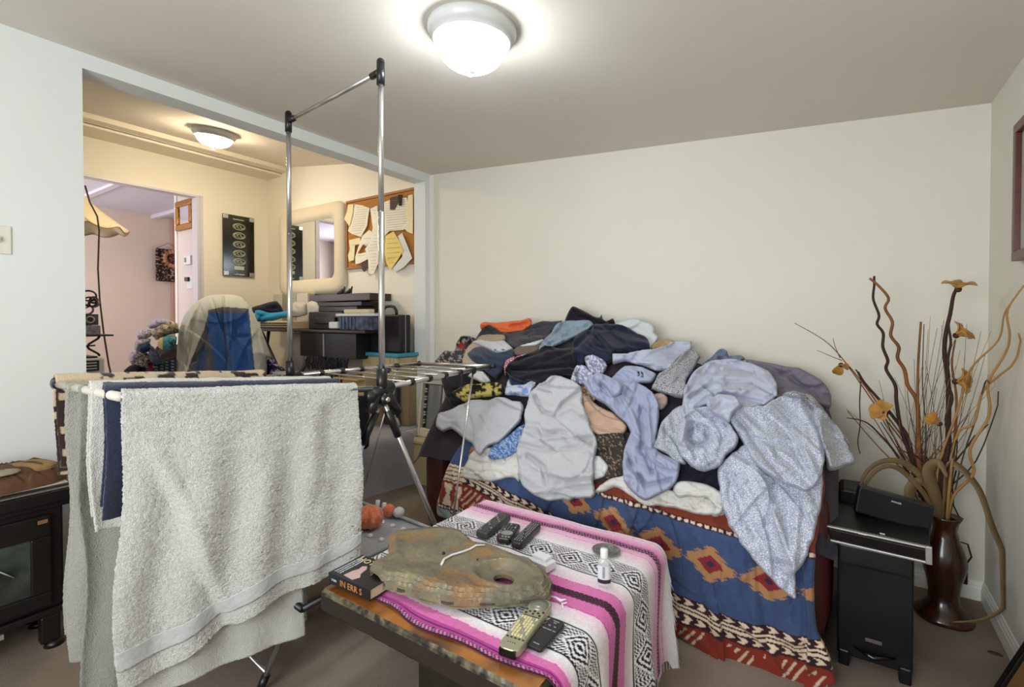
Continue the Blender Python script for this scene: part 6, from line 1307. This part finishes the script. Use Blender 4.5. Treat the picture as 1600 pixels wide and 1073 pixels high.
# lamp with a scalloped shade
lc = P(112, 330, t=4.2); t = thing('floor_lamp', 'standing lamp with a cream scalloped shade at the left of the alcove', 'lamp', (lc[0], lc[1], .4))
V = []; F = []; n = 96; zt_, zb2 = 2.40, 2.10
for i in range(11):
    f = i/10; r = .07+.31*f**1.35
    for j in range(n):
        a = 2*PI*j/n; sc = abs(math.sin(a*5)); z = zt_+(zb2-zt_)*f-.035*sc*max(0, f-.75)*4; rr_ = r*(1+.02*math.cos(a*10)*f); V.append((lc[0]+rr_*math.cos(a), lc[1]+rr_*math.sin(a), z))
for i in range(10):
    for j in range(n): F.append((i*n+j, i*n+(j+1) % n, (i+1)*n+(j+1) % n, (i+1)*n+j))
o = mesh('lamp_shade', V, F, mat('shade_cream', 'e8dab6', rough=.8), t); o.modifiers.new('t', 'SOLIDIFY').thickness = .004
G().tube([V[10*n+j] for j in range(n)], .005, 6, closed=True).out('shade_trim', mat('shade_gold', 'b08a4c', rough=.6), o)
G().tube([(lc[0], lc[1], .42), (lc[0], lc[1], 2.3)], .011, 10).out('pole', mat('black_plastic'), t); G().lathe([(.13, 0), (.13, .015), (.03, .03)], (lc[0], lc[1], .4), 32).out('base', mat('black_plastic'), t)
pp = [P(x, y, t=4.0) for x, y in [(133, 290), (140, 315), (152, 338), (155, 360), (153, 420), (156, 470), (162, 520), (170, 570), (178, 605)]]
G().tube(pp, .0065, 8).out('cord', mat('lamp_cord', '3c2c24', rough=.6), t)
# cluttered shelf stand and white appliance at the alcove's left
t = thing('white_appliance', 'white cabinet with a dark slotted panel at the left edge of the alcove', 'appliance', (-4.45, 1.12, .4)); wa = mat('appliance_white', 'cfd0cd', rough=.4)
G().box(-4.75, -4.42, .92, 1.285, .401, 1.02).out('cabinet_body', wa, t, smooth=False, bevel=.008)
G().box(-4.421, -4.408, 1.00, 1.25, .93, 1.005).out('slotted_panel', mat('slot_dark', '1f1d1f', rough=.4), t, smooth=False, bevel=.002)
for k in range(3): G().box(-4.409, -4.403, 1.02, 1.235, .945+.02*k, .951+.02*k).out('slot', wa, t, smooth=False)
blm = mat('black_metal', '1b1719', rough=.4)
t = thing('metal_stand', 'black openwork stand with a shelf on the white cabinet', 'stand', (-4.5, 1.12, 1.02))
G().box(-4.70, -4.42, .95, 1.34, 1.175, 1.187).out('shelf_board', blm, t, smooth=False, bevel=.002); G().box(-4.66, -4.44, .98, 1.25, 1.021, 1.033).out('foot_plate', blm, t, smooth=False, bevel=.002)
for y in (1.03, 1.13, 1.23):
    G().tube([(-4.45, y-.035+.07*(.5+.5*math.cos(i*.785)), 1.033+.0178*i) for i in range(9)], .008, 6).out('scroll', blm, t)
G().tube([(-4.45, 1.03, 1.10), (-4.45, 1.24, 1.11)], .006, 6).out('scroll', blm, t)
t = thing('clutter_box', 'dark box with clear bottles of beads on the black stand', 'box', (-4.5, 1.15, 1.187))
G().box(-4.66, -4.44, .98, 1.27, 1.188, 1.255).out('clear_box', mat('clutter_clear', '9a949c', rough=.3, var=(40, '5f5862', .9)), t, smooth=False, bevel=.004); G().box(-4.66, -4.445, .98, 1.26, 1.257, 1.335).out('dark_box', mat('clutter_dark', '241d22', rough=.4, var=(25, '8c848a', .3)), t, smooth=False, bevel=.004)
for k in range(3): G().tube([(-4.44, 1.08+.065*k+.022*math.cos(a), 1.295+.022*math.sin(a)) for a in [i*2*PI/14 for i in range(14)]], .006, 6, closed=True).out('ring_handle', mat('ring_pale', '9c959b', rough=.4), t)
rr2 = random.Random(12)
for k in range(16):
    c0 = (-4.46-.1*rr2.random(), 1.02+.24*rr2.random(), 1.35+.17*rr2.random()); r = .018+.03*rr2.random(); ax_ = rr2.random()*PI
    pts = [(c0[0]+r*math.sin(ax_)*math.cos(a), c0[1]+r*math.cos(a), c0[2]+r*math.sin(a)) for a in [i*2*PI/14 for i in range(14)]]
    o = G().tube(pts, .004+.004*rr2.random(), 6, closed=True).out('headband', mat('band_'+str(k % 3), ('2a2228', '3f343b', '8b8289')[k % 3], rough=.5)); tag(o, 'dark loop in the tangle heaped on the dark box at the left of the alcove', 'headband', 'loops heaped on the dark box')

# desk along the alcove side wall
t = thing('black_desk', 'black desk with folding crossed legs along the alcove side wall', 'desk', (-4.0, 2.8, .4))
dk = mat('desk_black', '161416', rough=.4); G().box(-4.98, -3.20, 2.62, 3.04, 1.18, 1.205).out('desk_top', mat('desk_top_brown', '2c1a17', rough=.35), t, smooth=False, bevel=.006)
G().box(-4.16, -3.36, 2.66, 3.02, .96, 1.178).out('desk_box', dk, t, smooth=False, bevel=.004); G().box(-3.80, -3.79, 2.65, 2.665, .97, 1.17).out('box_seam', silver, t, smooth=False)
for a, b in (((-4.86, 2.68, 1.18), (-4.22, 2.68, .41)), ((-4.05, 2.68, .96), (-4.50, 2.68, .41)), ((-4.86, 2.98, 1.18), (-4.22, 2.98, .41)), ((-4.72, 2.68, 1.18), (-4.95, 2.70, .41))): G().tube([a, b], .016, 8).out('folding_leg', mat('leg_metal', '3a3335', rough=.35, metal=.4), t)
for x in (-3.95, -3.45): G().tube([(x, 2.9, .96), (x, 2.9, .41)], .02, 8).out('leg', dk, t)
G().tube([(-4.62, 2.9, 1.18), (-4.6, 2.93, .8), (-4.45, 2.9, .62)], .005, 6).out('cable', blm, t)
DZ = 1.206
g = G(); rf = random.Random(3)
for i in range(70):
    x = -4.03+.60*rf.random(); g.tube([(x, 2.64, .965), (x+rf.uniform(-.03, .03), 2.625, .93-.03*rf.random()), (x+rf.uniform(-.05, .05), 2.635, .87-.03*rf.random())], .0045, 5)
o = g.out('black_fringe', cloth('black_cotton')); tag(o, 'black fringe hanging below the desk box', 'fringe'); o['kind'] = 'stuff'
for x in (-3.83, -3.75, -3.62):
    o = G().tube([(x, 2.7, .96), (x+.02, 2.69, .8), (x-.01, 2.7, .62), (x, 2.7, .45)], .008, 6).out('strap', blm); tag(o, {-3.83: 'dark strap dangling below the desk, leftmost of three', -3.75: 'dark strap dangling below the desk, middle of three', -3.62: 'dark strap dangling below the desk, rightmost of three'}[x], 'strap', 'straps below the desk')
t = thing('grey_carton', 'large grey-brown carton standing under the desk', 'box', (-4.35, 2.9, .4)); G().box(-4.62, -4.16, 2.84, 3.03, .401, 1.16).out('carton_body', mat('carton_grey', '8f8078', rough=.7), t, smooth=False, bevel=.004); G().box(-4.40, -4.37, 2.835, 2.84, .401, 1.16).out('tape', mat('tape_brown', '7c6c63', rough=.4), t, smooth=False)
p = P(490, 572, Y=2.55); t = thing('white_router', 'pale grey flat box below the desk beside the left rack pole', 'box', (p[0], 2.5, p[2]-.02)); G().box(-4.27, -3.93, 2.45, 2.62, .75, .82).out('router_body', mat('router_grey', 'a9adae', rough=.4), t, smooth=False, bevel=.008); G().box(-4.25, -3.95, 2.46, 2.6, .735, .75).out('router_foot', blm, t, smooth=False)
t = thing('storage_crate', 'dark crate under the pale grey box below the desk', 'crate', (-4.1, 2.5, .4)); G().box(-4.30, -3.90, 2.42, 2.64, .401, .733).out('crate_body', mat('carton_dark', '4f4644', rough=.7), t, smooth=False, bevel=.004)
# things on the desk
def onpx(x, y, Y): return P(x, y, Y=Y)
drape('navy_cloth', 'dark navy cloth bundle on the left end of the desk', 'cloth', cloth('dark_cloth', '1b1c2a'), cr(380, 440, 5.96, [(80, 240), (160, 215), (240, 190), (310, 180), (350, 220), (372, 270), (340, 300), (160, 300), (90, 290)]), 4.95, .07, seed=3, L=9, ang=10, amp=.01)
drape('teal_towel', 'bright teal rolled cloth on the desk in front of the navy bundle', 'cloth', cloth('teal_cloth', '2a86ab'), cr(400, 230, 2.9, [(-4, 740), (20, 738), (60, 750), (120, 745), (170, 735), (200, 728), (215, 745), (210, 765), (180, 770), (130, 772), (60, 790), (0, 788)]), 4.84, .06, seed=4, L=9, ang=5, amp=.01)
ck = G(); t = thing('woven_tray', 'black and cream checked woven tray on the desk', 'tray', (-4.55, 2.72, DZ)); G().box(-4.80, -4.28, 2.64, 2.84, DZ, DZ+.075).out('tray_body', mat('tray_cream', 'c2ab84', rough=.7), t, smooth=False, bevel=.008)
for i in range(17):
    for j in range(3): G().box(-4.79+.030*i, -4.775+.030*i, 2.633, 2.642, DZ+.004+.021*j, DZ+.018+.021*j).out('woven_square', blm, t, smooth=False)
whb = mat('white_bag', 'c9c4ba', rough=.5)
drape('white_bag', 'white plastic bag standing on the desk right of the left rack pole', 'bag', whb, cr(430, 440, 5.96, [(300, 200), (340, 178), (400, 185), (430, 220), (435, 300), (425, 370), (390, 385), (350, 370), (310, 330), (298, 260)]), 4.62, .07, seed=6, L=10, ang=80, amp=.010)
drape('white_jug', 'white plastic jug on the desk behind the left rack pole', 'jug', mat('jug_plain', 'bdb7ab', rough=.5), cr(430, 440, 5.96, [(110, 270), (140, 215), (190, 185), (230, 195), (290, 200), (305, 300), (250, 320), (130, 320)]), 4.74, .06, seed=7, L=12, ang=80, amp=.006)
for i, (x0_, x1_, c_) in enumerate(((38, 120, 'b1ac94'), (190, 255, '9e9a85'), (256, 360, 'c4bdaa'))):
    a, b = P(430+x0_/5.96, 472, Y=3.0), P(430+x1_/5.96, 458, Y=3.0); o = bx('small_box', mat('smallbox'+str(i), c_, rough=.6), a[0], b[0], 2.93, 3.02, DZ, b[2]+(0 if i else -.01), None, bevel=.006); tag(o, ('pale olive box at the left of the row under the padded mirror', 'grey-green box in the middle of the row under the padded mirror', 'cream box at the right of the row under the padded mirror')[i], 'box')
t = thing('black_case', 'black flat equipment case on the desk under the dark lids', 'case', (-3.9, 2.85, DZ)); G().box(-4.12, -3.62, 2.72, 3.0, DZ, DZ+.16).out('case_body', dk, t, smooth=False, bevel=.01); G().box(-4.0, -3.70, 2.70, 2.72, DZ+.05, DZ+.11).out('case_handle', blm, t, smooth=False, bevel=.008)
for k, (a, b, z, h, c_, lab) in enumerate(((-4.14, -3.50, .162, .045, '2b1d1c', 'dark brown flat box lying lowest on the black case'), (-4.10, -3.44, .209, .04, '1f1719', 'black flat box in the middle of the stack on the black case'), (-4.20, -3.33, .255, .065, '33201e', 'wide dark brown lid on top of the stack, keys on it'))):
    o = bx('flat_box', mat('flat'+str(k), c_, rough=.4), a, b, 2.78, 3.02, DZ+z, DZ+z+h-.002, None, bevel=.004); tag(o, lab, 'box')
t = thing('key_bunch', 'bunch of black keys and clips on the top dark lid', 'keys', (-3.75, 2.85, DZ+.32))
for k in range(6): G().tube([(-3.86+.035*k, 2.84, DZ+.323), (-3.84+.035*k, 2.86, DZ+.345+.02*(k % 3)), (-3.83+.035*k, 2.84, DZ+.325)], .008, 6).out('key', blm, t)
t = thing('document_tray', 'pale flat tray of papers under the key bunch', 'tray', (-3.6, 2.8, DZ+.3)); bpy.data.objects.remove(t)
t = thing('dark_storage_bin', 'dark translucent bin with a white lid on the right of the desk', 'storage bin', (-3.62, 2.75, DZ))
a, b = P(532, 507, Y=2.66), P(586, 507, Y=2.66)
g = G(); o4 = [(a[0]+.01, 2.66), (b[0]-.01, 2.66), (b[0]-.01, 2.70), (a[0]+.01, 2.70)]; G().box(a[0]+.01, b[0], 2.64, 2.71, DZ, DZ+.115).out('bin_body', mat('bin_blue', '1c2740', rough=.15, var=(22, '6b7d9c', .5)), t, smooth=False, bevel=.008)
G().box(a[0]-.03, b[0]+.02, 2.63, 2.715, DZ+.116, DZ+.14).out('bin_lid', mat('lid_white', 'c4c8cc', rough=.4), t, smooth=False, bevel=.008)
for k in range(5): G().box(a[0]+.03+.045*k, a[0]+.038+.045*k, 2.634, 2.642, DZ+.01, DZ+.11).out('bin_rib', mat('bin_rib', '3b4a68', rough=.3), t, smooth=False)
o = bx('paper_pack', mat('pack_cream', 'c9bf9d', rough=.6), a[0]+.07, b[0]-.05, 2.64, 2.70, DZ+.141, DZ+.175, None, bevel=.006); tag(o, 'cream paper pack on the white bin lid', 'paper pack')
o = bx('white_papers', mat('lid_white'), a[0]-.14, a[0]-.02, 2.64, 2.72, DZ+.01, DZ+.07, None, bevel=.01); tag(o, 'small white packet left of the dark bin on the desk', 'packet')
# tub with a blue lid, briefcase on top
t = thing('blue_lid_tub', 'clear storage tub with a bright blue lid beside the desk', 'storage tub', (-3.22, 2.85, .4))
G().box(-3.44, -2.99, 2.78, 3.02, .80, .985).out('tub_body', mat('tub_clear', 'b09c72', rough=.25, var=(9, 'c9bb98', .8)), t, smooth=False, bevel=.012); G().box(-3.47, -2.97, 2.755, 3.04, .986, 1.018).out('tub_lid', mat('lid_cyan', '3a93ad', rough=.3), t, smooth=False, bevel=.01)
for k in range(3): G().box(-3.10+.045*k, -3.092+.045*k, 2.772, 2.782, .82, .97).out('tub_rib', mat('tub_rib', 'c6bfa4', rough=.3), t, smooth=False)
o = bx('tan_crate', mat('tan_crate', '9f8a66', rough=.7), -3.29, -3.0, 2.90, 3.03, .401, .798, None, bevel=.006); tag(o, 'tan crate under the blue-lidded tub', 'crate')
t = thing('briefcase', 'black briefcase standing on the blue-lidded tub', 'briefcase', (-3.2, 2.86, 1.02))
G().box(-3.36, -2.995, 2.81, 2.93, 1.02, 1.335).out('case_body', mat('briefcase_black', '151316', rough=.5), t, smooth=False, bevel=.012); G().box(-3.362, -2.993, 2.866, 2.872, 1.018, 1.337).out('seam', silver, t, smooth=False)
pp = [(-3.27, 2.87, 1.335), (-3.265, 2.87, 1.375), (-3.235, 2.87, 1.405), (-3.17, 2.87, 1.41), (-3.13, 2.87, 1.40), (-3.105, 2.87, 1.37), (-3.10, 2.87, 1.335)]; G().tube(pp, .013, 10).out('handle', mat('briefcase_black'), t)
G().box(-3.29, -3.26, 2.804, 2.811, 1.20, 1.245).out('latch', silver, t, smooth=False, bevel=.002); G().box(-3.15, -3.12, 2.866, 2.876, 1.335, 1.345).out('lock', silver, t, smooth=False)
drape('purple_socks', 'small purple and white clothes behind the left rack pole, right of the chair', 'clothes', mc, E8([(1405, 720), (1450, 700), (1500, 760), (1560, 800), (1595, 850), (1595, 930), (1420, 930), (1400, 860)]), 4.6, .06, colf=lambda x, y: np.where((fbm(x/3, y/3, 4, 2) > .62)[:, None], np.array(lin('a58cc0')), np.array(lin('22233a'))), seed=8, L=6, ang=30)
